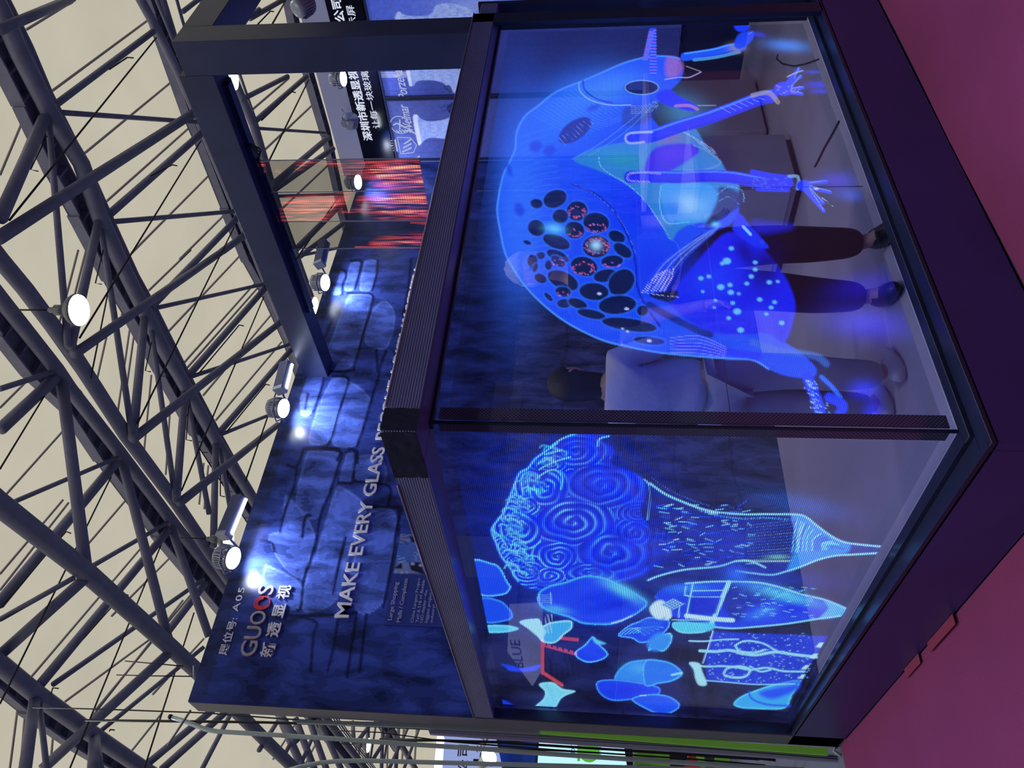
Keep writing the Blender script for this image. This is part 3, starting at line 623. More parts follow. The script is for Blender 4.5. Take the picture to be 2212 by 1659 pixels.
# wrinkled foil patch on the corner
bm = bmesh.new(); nn_, mm_ = 14, 10
for side in (0, 1):
    vg = {}
    for i in range(nn_+1):
        for j in range(mm_+1):
            u = i/nn_*(.09 if side == 0 else .26); z = ZB+(ZT-ZB)*j/mm_; w_ = .003+.004*random.random()
            vg[i, j] = bm.verts.new((u, -w_, z) if side == 0 else (-w_, u, z))
    for i in range(nn_):
        for j in range(mm_): bm.faces.new((vg[i, j], vg[i+1, j], vg[i+1, j+1], vg[i, j+1]))
from_bm('corner_foil', bm, mat('glossy dark foil', (44, 46, 70), .14, 0, .1, 6), sc_, True)
tube('header_edge_trim', [(.1, -.002, ZT), (W, -.002, ZT)], .0035, mat('bright trim', (150, 152, 176), .25, .6), sc_, 6)
tube('header_edge_trim', [(-.002, .32, ZT), (-.002, D, ZT)], .0035, mat('bright trim', (150, 152, 176)), sc_, 6)
# header soffit inner profile
SILL = DARKFR
for nm, a, b in (('soffit_profile', (INS-.03, INS-.03, ZB-.012), (3.06, INS, ZB)),): box(nm, a, b, SILL, sc_)
# stepped sills round the foot of the windows
for (o0, o1, z1) in ((0, .022, ZS+.012), (.022, .085, ZS+.004), (.085, .125, ZS+.02), (.125, INS, ZS+.006)):
    box('sill_profile', (o0, o0, ZS-.01), (W+.5, o1, z1), SILL, sc_, .002); k_ = XF/INS; slab('sill_profile', [(o0, o1, ZS-.01), (o1, o1, ZS-.01), (o1*k_, D, ZS-.01), (o0*k_, D, ZS-.01)], (0, 0, z1-ZS+.01), SILL, sc_)
# posts
box('end_post', (W-.105, 0, ZS), (W, .028, ZT), DARKFR, sc_, .003); box('end_post_return', (3.06, .03, ZS), (3.09, INS+.03, ZT), DARKFR, sc_, .003)
box('side_post', (.0, D-.012, ZS), (XF-.002, D-.001, ZT), DARKFR, sc_, .002)
box('corner_mullion', (INS-.005, INS-.005, ZS), (INS+.006, INS+.006, ZB), DARKFR, sc_, .002)
GL = glass_mat('window glass', (.86, .87, .93), 1.0)
def pane(nm, a, b): return box(nm, a, b, GL, sc_)
pane('window_glass', (INS+.007, INS, ZS+.01), (3.06, INS+.006, ZB)); slab('window_glass', [(INS, INS+.007, ZS+.01), (INS+.006, INS+.007, ZS+.01), (XF+.006, D-.013, ZS+.01), (XF, D-.013, ZS+.01)], (0, 0, ZB-ZS-.01), GL, sc_)

# ------------------------------------------------------------------ LED pictures on the two windows
def LC(r, g, b): return (r, g, b)
BLUE, AZUR, CYAN, DEEP, PALE, NAV = (.004, .05, 1.0), (.012, .16, 1.0), (.08, .62, 1.0), (.001, .012, .72), (.45, .85, 1.0), (.0, .004, .18)
LEDR = led_mat('LED mesh with creature picture', 2.6, (.74, .75, .82), 'X', .0075, .0062, .62, .35)
LEDL = led_mat('LED mesh with bouquet picture', 3.3, (.78, .79, .86), 'Y', .0085, .0078, .85, .3)
obR, X, Y, P = grid('led_picture', (INS+.075, INS+.016, ZS+.035), (3.0-INS-.075, 0, 0), (0, 0, ZB-.05-ZS-.035), 525, 345, None, sc_)
p = Painter(X, Y); p.frame(950, 0, 1.7464)
# creature: great veined dome
dome = [(905,222),(860,213),(790,214),(700,236),(620,270),(540,305),(440,346),(370,400),(320,440),(290,500),(285,560),(264,610),(240,660),(222,740),(217,800),(228,870),(245,950),(275,1010),(315,1070),(370,1130),(440,1190),(520,1240),(620,1285),(720,1310),(830,1330),(950,1342),(1080,1352),(1180,1358),(1240,1392),(1310,1418),(1400,1425),(1420,1390),(1360,1330),(1300,1290),(1240,1240),(1100,1255),(960,1215),(870,1120),(860,1040),(960,900),(1090,850),(1130,780),(1100,690),(1040,620),(960,560),(880,540),(820,470),(800,420),(860,350),(915,290)]
p.poly(dome, (.006, .10, .95), .95, 2)
p.glow(300, 760, 90, 360, (.03, .24, 1.0), .8); p.glow(480, 420, 170, 110, (.02, .26, 1.0), .8, -40); p.glow(640, 330, 130, 60, (.05, .36, .95), .8, -15)
p.glow(760, 760, 130, 180, (.0, .02, .85), .75, 60); p.glow(820, 1020, 120, 120, (.0, .02, .8), .7)
for k in range(26):   # fine ribs on the dome
    t = k/25; p.line([(300+40*math.sin(t*3), 520+t*560), (360+50*t, 500+t*560), (430+60*t, 480+t*600)], 3, (.05, .35, 1), .35)
for k in range(16): p.line([(340+k*14, 430-k*8), (420+k*18, 470-k*3), (520+k*16, 520-k*6)], 3, (.06, .4, 1), .35)
outl = dome[:29]; p.line(outl, 7, (.06, .42, 1), .8, 2)
# face and torso
p.poly([(505,602),(600,556),(700,535),(800,510),(900,470),(960,480),(1010,560),(1060,610),(1090,660),(1130,700),(1110,770),(1040,835),(960,842),(900,870),(870,905),(820,820),(760,742),(680,682),(590,640)], (.02, .30, .55), .95, 2)
p.glow(690, 600, 90, 30, (.02, .42, .42), .8, 5); p.glow(920, 420, 90, 60, (.03, .35, .5), .7, 20); p.glow(860, 520, 60, 26, (.30, .12, .30), .55)
p.poly([(835,700),(900,690),(1000,690),(1040,720),(1045,790),(980,838),(890,842),(850,800)], (.03, .42, .85), .95, 3)
p.glow(940, 770, 60, 36, (.25, .8, 1), .8, 10); p.glow(880, 790, 40, 40, (.01, .2, .95), .6)
p.line([(835,700),(830,740),(832,790),(860,842),(940,836)], 4, (.1, .7, .9), .9)
p.poly([(770,640),(800,570),(860,545),(960,545),(975,575),(930,610),(860,650),(800,660)], (.03, .01, .72), .95, 3); p.glow(880, 580, 70, 28, (.10, .03, .9), .6, -10)
p.line([(960,548),(1000,565),(1050,600),(1055,620),(1000,640),(920,645)], 8, (.1, .45, .6), .6)
for k in range(8): p.line([(880+k*10, 480+k*5), (930+k*13, 500+k*8), (985+k*9, 548+k*6)], 3, (.3, .7, .8), .7, dot=1.4)
p.poly([(815,360),(860,335),(900,360),(970,400),(960,420),(900,410),(840,390)], (.006, .03, .95), .95, 2)
p.line([(890,400),(940,398),(972,412)], 12, (.5, .35, .35), .6); p.line([(972,398),(1040,398)], 3, PALE, .5)
p.line([(850,300),(900,292),(940,292),(985,272)], 3, (.5, .8, 1), .8); p.line([(930,250),(985,270)], 4, (.5, .5, .4), .5)
p.poly([(700,405),(780,400),(830,390),(820,430),(760,470),(690,470)], (.01, .05, .22), .75, 4)
for k in range(5): p.line([(720, 400+k*7), (780+k*3, 398+k*6), (815+k*2, 378+k*5)], 3, (.25, .65, .8), .7, dot=1.3)
p.line([(560,590),(640,540),(720,480),(800,400)], 3, (.05, .5, .6), .6); p.line([(500,600),(600,545),(700,470),(760,420)], 3, (.1, .45, 1), .6)
# visor lobe and eye
p.ell(760, 330, 66, 27, (.0, .01, .08), 0, .96, 2); p.ell(762, 330, 64, 27, (.2, .6, .9), 0, .8, 1, 4)
p.line([(525,312),(530,345),(570,378),(640,396),(720,396)], 4, (.25, .7, .9), .9); p.line([(540,305),(548,340),(590,372),(650,388)], 6, (.0, .03, .5), .8)
p.poly([(862,215),(905,225),(918,255),(900,285),(860,290),(850,250)], (.35, .20, .30), .7, 5)
# dark seam and dotted collar
p.line([(500,692),(560,718),(610,748),(660,800),(700,870),(728,940),(740,1010),(745,1080),(775,1150),(830,1230)], 8, (.0, .01, .3), .9, 2)
p.line([(600,590),(606,625),(640,655),(700,690),(760,742),(815,815),(868,900)], 4, (.2, .7, .9), .9, dot=1.2)
p.line([(740,960),(700,860),(650,790),(580,730),(500,690)], 3, (.1, .4, 1), .6, dot=1.2)
# pebbled patches
p.ell(510, 492, 72, 36, (.01, .03, .22), -35, .95, 2)
for k in range(9): p.line([(450+k*13, 520-k*9), (476+k*13, 548-k*10)], 3, (.2, .5, .9), .55, dot=1.8); 
for c in ((362,552,25,20),(415,568,24,20),(580,406,26,10),(300,790,18,26),(262,640,8,26)): p.ell(c[0], c[1], c[2], c[3], (.01, .05, .55), -20, .75, 4)
# dark holes in the dome, some with a red rim, some lit inside
holes = [(435,750,46,33,-20),(365,768,24,18,10),(518,796,40,38,0),(455,816,30,27,0),(590,840,50,38,10),(508,868,38,32,10),(365,860,34,30,30),(668,893,34,22,25),(590,930,52,42,0),(690,945,40,22,35),(440,912,54,26,20),(380,965,18,14,0),(445,966,45,20,25),(350,985,20,25,0),(410,1000,14,19,0),(446,986,30,17,35),(545,1005,52,36,15),(650,985,42,22,-5),
         (380,1050,25,17,25),(465,1058,62,33,25),(625,1040,46,24,-10),(685,1065,56,44,-45),(465,1100,30,19,10),(582,1100,56,33,5),(470,1145,28,17,0),(520,1145,38,18,20),(670,1150,72,35,-5),(572,1185,55,17,12),(715,1225,105,24,8),(765,1172,22,20,0),(790,1285,60,15,5),(330,915,16,8,20),(410,1120,22,9,45),(360,1010,10,18,20)]
for i, h in enumerate(holes):
    p.ell(h[0], h[1], h[2]+4, h[3]+4, (.03, .28, 1), h[4], .6, 2); p.ell(h[0], h[1], h[2], h[3], (.0, .004, .03), h[4], .97, 1.6)
for h in ((590,930,50,40),(545,1012,46,28),(650,1000,36,12),(446,990,26,14),(590,860,44,20),(510,880,30,18),(465,1108,24,10),(518,800,34,30)):
    for k in range(int(h[2]*h[3]/34)):
        a_ = random.random()*6.28; r_ = .62+random.random()*.36
        p.ell(h[0]+h[2]*r_*math.cos(a_), h[1]+h[3]*r_*math.sin(a_)*.9, 2.2, 2.0, random.choice([(.75,.2,.35),(.45,.3,.8),(.6,.08,.15)]), 0, .9)
p.glow(590, 925, 22, 20, (.35, .95, 1), 1, 0, 1.2); p.glow(432, 862, 34, 18, (.1, .75, 1), 1, 10, 1)
for c in ((602,1108,8),(705,1165,8),(790,1286,9),(708,1250,6),(690,1240,5)): p.ell(c[0], c[1], c[2], c[2]*.6, PALE)
# legs and hands
def leg(pts, w0, c1, c2):
    p.line(pts, w0, c1, 1, 2); 
    e = [(x, y-w0*.36) for x, y in pts]; p.line(e, w0*.16, c2, .85, 1)
    e = [(x+10, y+w0*.34) for x, y in pts[1:]]; p.line(e, w0*.12, (.0, .01, .45), .7, 2)
leg([(720,520),(800,512),(900,478),(1000,448),(1100,412),(1190,378),(1250,362)], 50, (.005, .04, .95), (.06, .35, 1))
p.line([(800,498),(720,502),(700,520),(715,540),(770,536)], 9, (.3, .6, .9), .85); p.line([(1180,360),(1240,350),(1275,385)], 18, (.35, .45, .25), .6)
for k in range(7): p.line([(1060+k*24, 405-k*6), (1095+k*22, 425-k*8)], 3, (.15, .45, 1), .7)
leg([(718,668),(800,666),(900,668),(1000,664),(1100,668),(1200,684),(1310,690)], 46, (.006, .03, .85), (.05, .28, 1)); p.line([(1180,650),(1250,664),(1320,672)], 22, (.004, .03, .9), 1); p.line([(1200,712),(1310,716)], 18, (.004, .03, .9), 1)
p.line([(830,655),(760,650),(716,656),(708,668),(720,682),(790,686)], 8, (.4, .5, .7), .8, dot=1.5); p.line([(1318,665),(1352,668),(1350,712)], 12, (.2, .6, .6), .7)
for k in range(40): p.ell(1180+random.random()*130, 668+random.random()*46, 3, 2, (.1, .3, 1), 0, .6)
leg([(925,214),(980,206),(1040,196),(1090,182),(1140,176)], 32, (.01, .14, 1.0), (.1, .6, 1)); p.line([(960,226),(1040,216),(1130,196)], 12, (.08, .5, .7), .8); p.glow(1120, 180, 30, 16, (.35, .45, .2), .7)
p.poly([(1110,170),(1130,128),(1180,118),(1184,140),(1160,170),(1130,185)], (.01, .09, .95), .95, 2); p.poly([(1115,110),(1104,60),(1130,62),(1135,75),(1160,76),(1168,100),(1150,120)], (.01, .07, 1), .95, 2)
for a_, b_ in (((1165,128),(1178,122)),((1120,80),(1160,95))): p.line([a_, b_], 4, (.1, .45, 1), .8)
def hand(cx, cy, dirs, w):
    p.ell(cx, cy, w*1.5, w, (.004, .05, 1.0), 0, 1, 2)
    for d, L, q in dirs:
        a_ = math.radians(d); p.line([(cx, cy+q), (cx+L*.6*math.cos(a_), cy+q+L*.6*math.sin(a_)), (cx+L*math.cos(a_), cy+q+L*math.sin(a_))], 13, (.006, .06, 1.0), 1, 1.5)
        p.line([(cx+w, cy+q-3), (cx+L*math.cos(a_), cy+q-4+L*math.sin(a_))], 3, (.2, .55, 1), .8)
hand(1300, 335, [(-50, 85, -10), (-35, 75, -4), (-5, 70, 2), (8, 66, 10)], 26); p.line([(1310,290),(1340,276),(1370,266)], 4, PALE, .7)
for k in range(30): p.ell(1270+random.random()*90, 320+random.random()*36, 3, 2, random.choice([(.2,.5,1),(.3,.2,.9)]), 0, .8)
hand(1375, 700, [(-5, 85, -8), (12, 100, 4), (38, 90, 10), (48, 110, 14)], 20); p.line([(1440,745),(1484,778)], 3, PALE, .8, dot=1.5); p.ell(1420, 712, 9, 4, PALE)
# antennae
for (x0, y0, x1, y1, w) in ((805, 276, 804, 80, 24), (775, 225, 798, 120, 18)):
    p.line([(x0, y0), (x1, y1)], w, (.01, .10, .95), 1, 1.5)
    for k in range(18):
        t = k/17; x, y = x0+(x1-x0)*t, y0+(y1-y0)*t; p.line([(x-w*.5, y), (x+w*.5, y)], 3, (.45, .25, .6) if k % 3 else (.2, .5, 1), .7)
# bell of the second creature with lit dots
p.poly([(860,1130),(900,1070),(960,1000),(1030,920),(1080,880),(1130,880),(1190,905),(1240,960),(1300,1040),(1338,1130),(1335,1200),(1300,1292),(1240,1258),(1160,1262),(1050,1258),(960,1225),(890,1170)], (.003, .018, .82), .97, 3)
p.glow(1040, 1060, 90, 70, (.005, .06, 1), .8, -30); p.glow(1210, 1180, 60, 40, (.01, .04, .9), .7); p.glow(1230, 1010, 60, 90, (.0, .0, .06), .85, 20); p.glow(1150, 950, 30, 60, (.0, .0, .08), .7, -30)
for c in ((1100,937,9),(1083,985,15),(1066,994,8),(1190,990,8),(1190,1017,8),(1175,1043,9),(1158,1070,8),(1060,1083,13),(1095,1075,9),(1098,1103,11),(985,1050,9),(1015,1043,8),(1122,1175,14),(1105,1143,8),(1207,1130,9),(1243,1065,9),(1275,1062,6),(1263,1140,8),(1250,1160,8),(1232,1185,7),(1290,1218,10),(1135,1245,12),(1128,1108,6),(1040,1133,6),(1215,915,8),(1090,1200,8),(992,1100,6),(1035,1160,5)):
    p.ell(c[0], c[1], c[2], c[2]*.8, (.12, .75, 1), 0, .95, 2)
p.poly([(1000,860),(1050,835),(1140,770),(1135,730),(1060,705),(1045,760)], (.0, .01, .08), .9, 4); p.line([(1045,735),(1090,705),(1140,720),(1148,760)], 4, (.15, .7, .8), .8, dot=1.5); p.line([(1052,760),(1090,742),(1128,770)], 3, (.1, .6, .7), .8, dot=1.5)
p.poly([(1105,860),(1128,805),(1170,850),(1215,900),(1240,935),(1190,930),(1130,890)], (.004, .04, .95), .95, 2); p.line([(1145,855),(1172,884)], 11, (.2, .8, 1), .95); p.glow(1040, 846, 14, 9, (.1, .9, .9), 1)
p.poly([(1180,835),(1240,838),(1330,850),(1300,868),(1200,880)], (.01, .02, .6), .7, 8)
for k in range(7): p.line([(762+k*14, 1104-k*1), (830+k*16, 1000-k*4), (960+k*13, 905-k*5), (1040+k*4, 862-k*3)], 4, (.18, .5, 1) if k % 2 else (.02, .1, .9), .75)
for k in range(6): p.line([(765+k*16, 1100), (800+k*15, 1058-k*2), (830+k*10, 1030-k*4)], 4, (.6, .85, 1), .8, dot=1.6)
p.poly([(790,1112),(890,1095),(895,1120),(860,1140)], (.0, .005, .03), .95, 2); p.line([(760,1102),(850,1116),(900,1120)], 3, PALE, .7, dot=1.6)
p.line([(790,1150),(860,1190),(960,1240),(1020,1262)], 26, (.0, .008, .12), .85, 5)
# tail and fringes to the corner
p.line([(900,1300),(1000,1318),(1100,1330),(1200,1345)], 30, (.004, .03, .95), .8, 5); p.line([(1180,1290),(1260,1320),(1340,1330),(1420,1345),(1458,1372)], 26, (.03, .2, .55), .6, 6)
for k in range(6): p.line([(870, 1275+k*11), (980, 1268+k*13), (1080, 1310+k*8)], 3, (.3, .45, 1), .5)
p.line([(1388,1422),(1410,1480),(1432,1540),(1445,1640)], 40, (.006, .06, 1), .95, 4); p.line([(1440,1422),(1480,1460),(1510,1498)], 16, (.02, .2, 1), .9, 4); p.line([(1470,1500),(1520,1530),(1500,1590),(1540,1640)], 36, (.006, .06, 1), .9, 5)
for k in range(90):
    t = random.random(); x = 1392+t*60+random.gauss(0, 12)+(40 if random.random() < .35 and t > .4 else 0); p.ell(x, 1430+t*205, 3.5, 2.5, (.25, .7, 1), 0, .85)
# soft glows of the picture's ground
for c in ((1310,172,80,22,(.02,.35,.85),.8,5),(1440,345,40,8,(.01,.03,.9),.6,0),(1410,272,34,7,(.02,.06,.8),.6,0),(1430,320,50,14,(.01,.03,.9),.6,0),(1500,680,70,30,(.02,.03,.55),.7,0),(1545,735,55,22,(.01,.12,.7),.5,5),(1185,80,20,10,(.01,.04,.9),.7,0),(1200,130,30,10,(.01,.06,.9),.6,10),
          (1600,1080,130,50,(.01,.01,.45),.6,-10),(1610,1220,150,60,(.03,.04,.62),.85,5),(1600,1470,52,34,(.01,.03,.8),.85,0),(1630,1570,34,60,(.01,.03,.8),.85,10)):
    p.glow(c[0], c[1], c[2], c[3], c[4], c[5], c[6], 1.1)
p.C[(X > 2040)] *= .3
set_col(obR, p.C*np.array([1, .68, 1])); obR.data.materials.append(LEDR)

obL, X, Y, P = grid('led_picture', (INS+.016, INS+.075, ZS+.035), (XF-INS, D-.02-INS-.075, 0), (0, 0, ZB-.05-ZS-.035), 470, 345, None, sc_)
p = Painter(X, Y); p.frame(900, 900, 3.3183)
# soft bloom of the lit diodes painted round the bouquet
p.glow(1180, 700, 560, 540, (.004, .04, .6), .42); p.glow(1300, 1300, 620, 260, (.003, .05, .5), .25)
bq = [(1180,105),(1000,190),(900,260),(840,305),(790,370),(730,405),(690,500),(655,590),(620,680),(560,760),(530,815),(560,900),(600,1000),(660,1080),(720,1180),(860,1240),(1050,1210),(1200,1150),(1400,1190),(1620,1130),(1740,1050),(1830,950),(1800,840),(1650,760),(1600,650),(1640,560),(1600,430),(1400,350),(1400,240),(1320,170),(1385,120)]
p.glow(1000, 800, 560, 620, (.004, .05, .8), .25); p.poly(bq, (.003, .035, 1.0), .92, 5)
for k in range(46):
    x, y = 700+random.random()*1000, 200+random.random()*900; p.glow(x, y, 30+random.random()*70, 16+random.random()*30, random.choice([(.01,.18,1),(.002,.02,.6),(.01,.12,1)]), .55, random.random()*180) if 0 else None
p.poly([(1110,400),(1180,360),(1330,370),(1380,440),(1300,560),(1180,560)], (.002, .01, .3), .7, 12); p.poly([(1560,660),(1700,640),(1800,760),(1700,800),(1560,740)], (.002, .01, .2), .8, 12)
RC = [(930,505,120,125),(1120,755,215,135),(745,800,125,105),(1400,975,205,125),(1005,1005,125,90),(800,1120,105,70),(950,1140,110,60),(1330,490,200,115),(640,930,90,60),(680,700,80,80),(800,640,70,60),(1150,250,150,90),(950,330,110,60),(1560,830,120,90),(1230,1120,170,60),(1600,700,120,60),(700,1030,80,50)]
rc = np.array(RC, float); ox, oy, sc_f = p.fr
BQ = spline(p.tr(bq)); ib = p.bb(BQ, 2); ib = ib[inside(X[ib], Y[ib], BQ)]
lx, ly = (X[ib]-ox)*sc_f, (Y[ib]-oy)*sc_f
dx = lx[:, None]-rc[:, 0]; dy = ly[:, None]-rc[:, 1]; ee = np.sqrt((dx/rc[:, 2])**2+(dy/rc[:, 3])**2); kk = ee.argmin(1); e1 = ee[np.arange(len(kk)), kk]; an = np.arctan2(dy[np.arange(len(kk)), kk], dx[np.arange(len(kk)), kk])
ph = kk*1.7; wv_ = e1*(2.5+.4*np.sin(ph))-an/6.283+.07*np.sin(3*an+ph)+.06*np.sin(5*an-ph*2)+.08*np.sin(lx*.024+ly*.017)
cr = (np.sin(6.283*wv_)*.5+.5)**5; side = np.clip((1650-lx)/900, .12, 1)*np.clip((ly-80)/450, .25, 1); side = np.where((lx-1330)**2/220**2+(ly-470)**2/130**2 < 1, .12, side)
dark = (np.sin(6.283*wv_+2.4)*.5+.5)**3*.75
cyn = np.clip(1.35*cr*side, 0, 1)*(.55+.45*np.sin(an*2+ph+lx*.01))
base = np.array((.002, .028, 1.0)); col = base[None]*(1-dark[:, None]*.7)
col = col*(1-cyn[:, None])+np.array((.12, .72, 1.0))[None]*cyn[:, None]
p.C[ib] = p.C[ib]*.08+col*.92
for k in range(120):   # ruffled petals on the bouquet's rim
    t = random.random(); i_ = random.randint(2, 15); a_, b_ = bq[i_], bq[i_+1]; x = a_[0]+(b_[0]-a_[0])*t+random.random()*150; y = a_[1]+(b_[1]-a_[1])*t+random.gauss(0, 24); q = random.random()*.8-.4
    p.line([(x, y), (x+22, y-16+q*30), (x+60+random.random()*40, y+q*60), (x+95, y+20+q*70)], 8+random.random()*6, random.choice([(.06,.5,1),(.15,.8,1),(.01,.12,1),(.0,.01,.4)]), .75, 3)
p.line([(b[0]+8, b[1]) for b in bq[1:15]], 10, (.15, .75, 1), .8, 3)
for q in ([(1100,290),(1000,320),(910,360),(880,380)],[(1040,240),(920,270)],[(1180,110),(1060,150),(980,200),(965,225)],[(860,440),(940,390),(1000,385),(1045,440),(1035,520)],[(640,1040),(700,1060),(760,1130)],[(540,810),(600,860),(640,920)],[(1380,140),(1310,160),(1300,210)]): p.line(q, 10, (.12, .7, 1), .9, 2)
p.line([(1630,450),(1665,490),(1672,600),(1655,740)], 9, (.2, .75, 1), .9, 2); p.line([(1690,440),(1800,520),(1950,590),(2100,640)], 7, (.02, .15, .9), .8, 3, dot=.9)
# big falling petal
bp_ = [(870,1270),(940,1215),(1060,1185),(1200,1140),(1330,1150),(1450,1200),(1560,1260),(1655,1335),(1600,1400),(1530,1440),(1400,1490),(1200,1486),(1090,1440),(960,1400),(880,1350)]
p.poly(bp_, (.003, .05, .95), 1, 3, rim=(.06, .6, 1), rimw=6); p.glow(1480, 1250, 150, 40, (.12, .75, 1), .9, 28); p.glow(1260, 1310, 190, 60, (.0, .03, .85), .8); p.glow(1000, 1380, 90, 26, (.08, .6, 1), .7, 10); p.glow(1420, 1350, 120, 30, (.0, .01, .6), .8, -10)
p.line([(1540,1430),(1470,1460),(1400,1480)], 10, PALE, .8, 3)
p.line([(880,1270),(880,1340)], 3, PALE, .5); p.line([(960,1260),(965,1345)], 3, PALE, .5)
for k in range(5): p.line([(870,1280+k*13), (970,1276+k*14)], 3, (.3, .9, 1), .6)
for pts, c, r_ in (([(395,1035),(540,1050),(600,1085),(650,1180),(675,1225),(620,1278),(440,1268)], (.005,.07,1), (.12,.8,1)), ([(455,1305),(590,1315),(660,1370),(690,1430),(640,1465),(480,1470)], (.005,.08,1), (.05,.4,1)), ([(488,1500),(640,1496),(730,1520),(640,1545),(505,1545)], (.08,.65,1), (.2,.9,1)),
                   ([(738,1472),(870,1450),(900,1500),(960,1475),(1100,1462),(1113,1515),(1060,1560),(990,1622),(900,1612),(850,1545)], (.05,.5,1), (.4,1,1))):
    p.poly(pts, c, 1, 2.5, rim=r_, rimw=5)
p.poly([(745,1472),(870,1452),(930,1540),(900,1605)], (.35, .9, 1), .9, 2, False)
p.frame(950, 1250, 2.4578)
for pts, c, r_ in (([(718,390),(770,350),(812,308),(850,350),(893,400),(860,432),(790,446),(735,425)], (.003,.05,1), (.12,.75,1)), ([(808,308),(835,325),(880,345),(830,345)], (.1,.7,1), None),
                   ([(928,522),(990,450),(1100,430),(1200,442),(1290,500),(1230,545),(1100,555),(960,565)], (.02,.3,1), (.06,.55,1)), ([(833,550),(900,535),(1020,545),(1160,575),(1150,620),(1000,645),(905,645),(845,605)], (.004,.05,1), (.06,.45,1)),
                   ([(1018,640),(1100,614),(1210,622),(1275,670),(1235,710),(1170,722),(1090,690)], (.006,.1,1), (.08,.6,1)), ([(945,302),(1000,250),(1060,225),(1110,205),(1210,215),(1215,260),(1150,320),(1070,342),(1020,318)], (.004,.06,1), (.1,.6,1)),
                   ([(1108,382),(1130,330),(1180,300),(1225,290),(1232,330),(1190,385),(1140,372)], (.04,.4,1), (.2,.9,1)), ([(1118,150),(1150,138),(1200,165),(1232,195),(1205,218),(1150,212),(1120,180)], (.5,1,1), None), ([(1235,240),(1260,232),(1400,240),(1420,258),(1400,285),(1290,288),(1245,265)], (.1,.7,1), (.4,1,1)),
                   ([(528,560),(600,552),(650,585),(718,598),(670,618),(640,640),(600,692),(508,684),(550,640),(560,600)], (.2,.85,1), (.4,1,1)), ([(328,455),(380,462),(440,475),(530,458),(520,478),(480,492),(380,490),(350,470)], (.005,.06,1), None), ([(328,645),(380,665),(415,692),(338,694)], (.005,.06,1), None),
                   ([(1140,100),(1200,60),(1330,30),(1300,90),(1220,120)], (.01,.14,1), None), ([(1560,665),(1600,625),(1680,592),(1780,560),(1910,540),(1870,620),(1830,688),(1700,692),(1600,686)], (.03,.5,1), (.12,.9,1))):
    p.poly(pts, c, 1, 2.5, rim=r_, rimw=4.5)
p.glow(1100, 480, 90, 26, (.08, .6, 1), .7, 5); p.glow(1000, 590, 70, 18, (.003, .02, .8), .7); p.glow(1060, 270, 60, 14, (.0, .02, .7), .7, -20); p.poly([(1700,600),(1900,560),(1880,600),(1760,640)], (.003,.05,1), .9, 5); p.line([(1640,600),(1660,640),(1740,668),(1860,676)], 10, (.004,.05,1), .9, 4)
for k in range(5): p.line([(960+k*22, 300-k*3), (1020+k*25, 262-k*2), (1090+k*24, 300-k*10)], 4, (.15, .8, 1), .8, 1.5)
p.line([(1260,500),(1284,503)], 12, PALE, .9); p.line([(1320,330),(1445,332)], 4, PALE, .8); p.line([(1065,620),(1095,620)], 6, PALE, .8)
# grid lines and digits of the picture's small screen
for k in range(6): p.line([(560+k*7, 190), (560+k*7, 290)], 2, (.6, .9, 1), .5, .8)
# tall vase (right), opening to the bouquet
p.frame(1400, 900, 2.7241)
v1 = [(10,392),(100,455),(200,500),(290,535),(400,562),(560,574),(700,574),(870,576),(930,592),(990,640),(1080,705),(1150,738),(1240,752),(1382,766),(1356,803),(1200,812),(1100,818),(1000,842),(900,882),(820,908),(730,931),(620,922),(520,908),(410,882),(220,900),(80,932),(0,962),(0,620)]
p.poly(v1, (.002, .012, .22), .75, 3)
p.poly([(845,580),(930,592),(990,640),(1080,705),(1150,738),(1190,760),(1170,800),(1100,818),(1000,842),(900,882),(820,908),(860,800),(880,700)], (.02, .30, 1.0), .95, 4)
for k in range(34): p.line([(860+k*14+random.random()*10, 590+k*9), (850+k*11, 680+k*4), (835+k*12, 800-k*1)], 6, random.choice([(.3,.95,1),(.02,.3,1),(.0,.02,.6),(.2,.85,1)]), .8, 1.5) if k < 22 else None
for q in ([(10,392),(100,455),(200,500),(290,535)],[(290,535),(400,562),(560,574),(700,574),(870,576),(930,592),(990,640),(1080,705),(1150,738),(1240,752),(1382,766)],[(1356,803),(1200,812),(1100,818),(1000,842),(900,882),(820,908),(730,931),(620,922),(520,908)],[(0,962),(80,932),(220,900),(410,882),(520,850),(600,850),(690,888)]):
    p.line(q, 10, (.25, .85, 1), .95, 2.5)
p.line([(300,550),(420,585),(560,600),(700,596),(830,606)], 8, (.1, .6, 1), .8, 3, dot=1.3)
for k in range(130):
    x, y = 30+random.random()*560, 520+random.random()*360; p.line([(x, y), (x+20+random.random()*40, y+random.gauss(0, 8))], 5, random.choice([(.15,.7,1),(.01,.1,1),(.3,.9,1),(.004,.05,.9)]), .8, 1.5)
for k in range(14): p.line([(580, 640+k*17), (860, 610+k*18)], 3, (.1, .45, .8) if k not in (4,9,12,13) else (.35,.85,.35), .55, 1.2, dot=1.4)
p.line([(510,850),(830,850)], 8, (.4, .9, .5), .7, 3); p.glow(760, 825, 60, 12, (.2, .8, .4), .6); p.glow(420, 760, 200, 120, (.003, .03, .5), .5)
p.glow(900, 520, 260, 60, (.01, .18, .8), .30, 12); p.glow(640, 950, 380, 60, (.004, .06, .7), .4, 3)
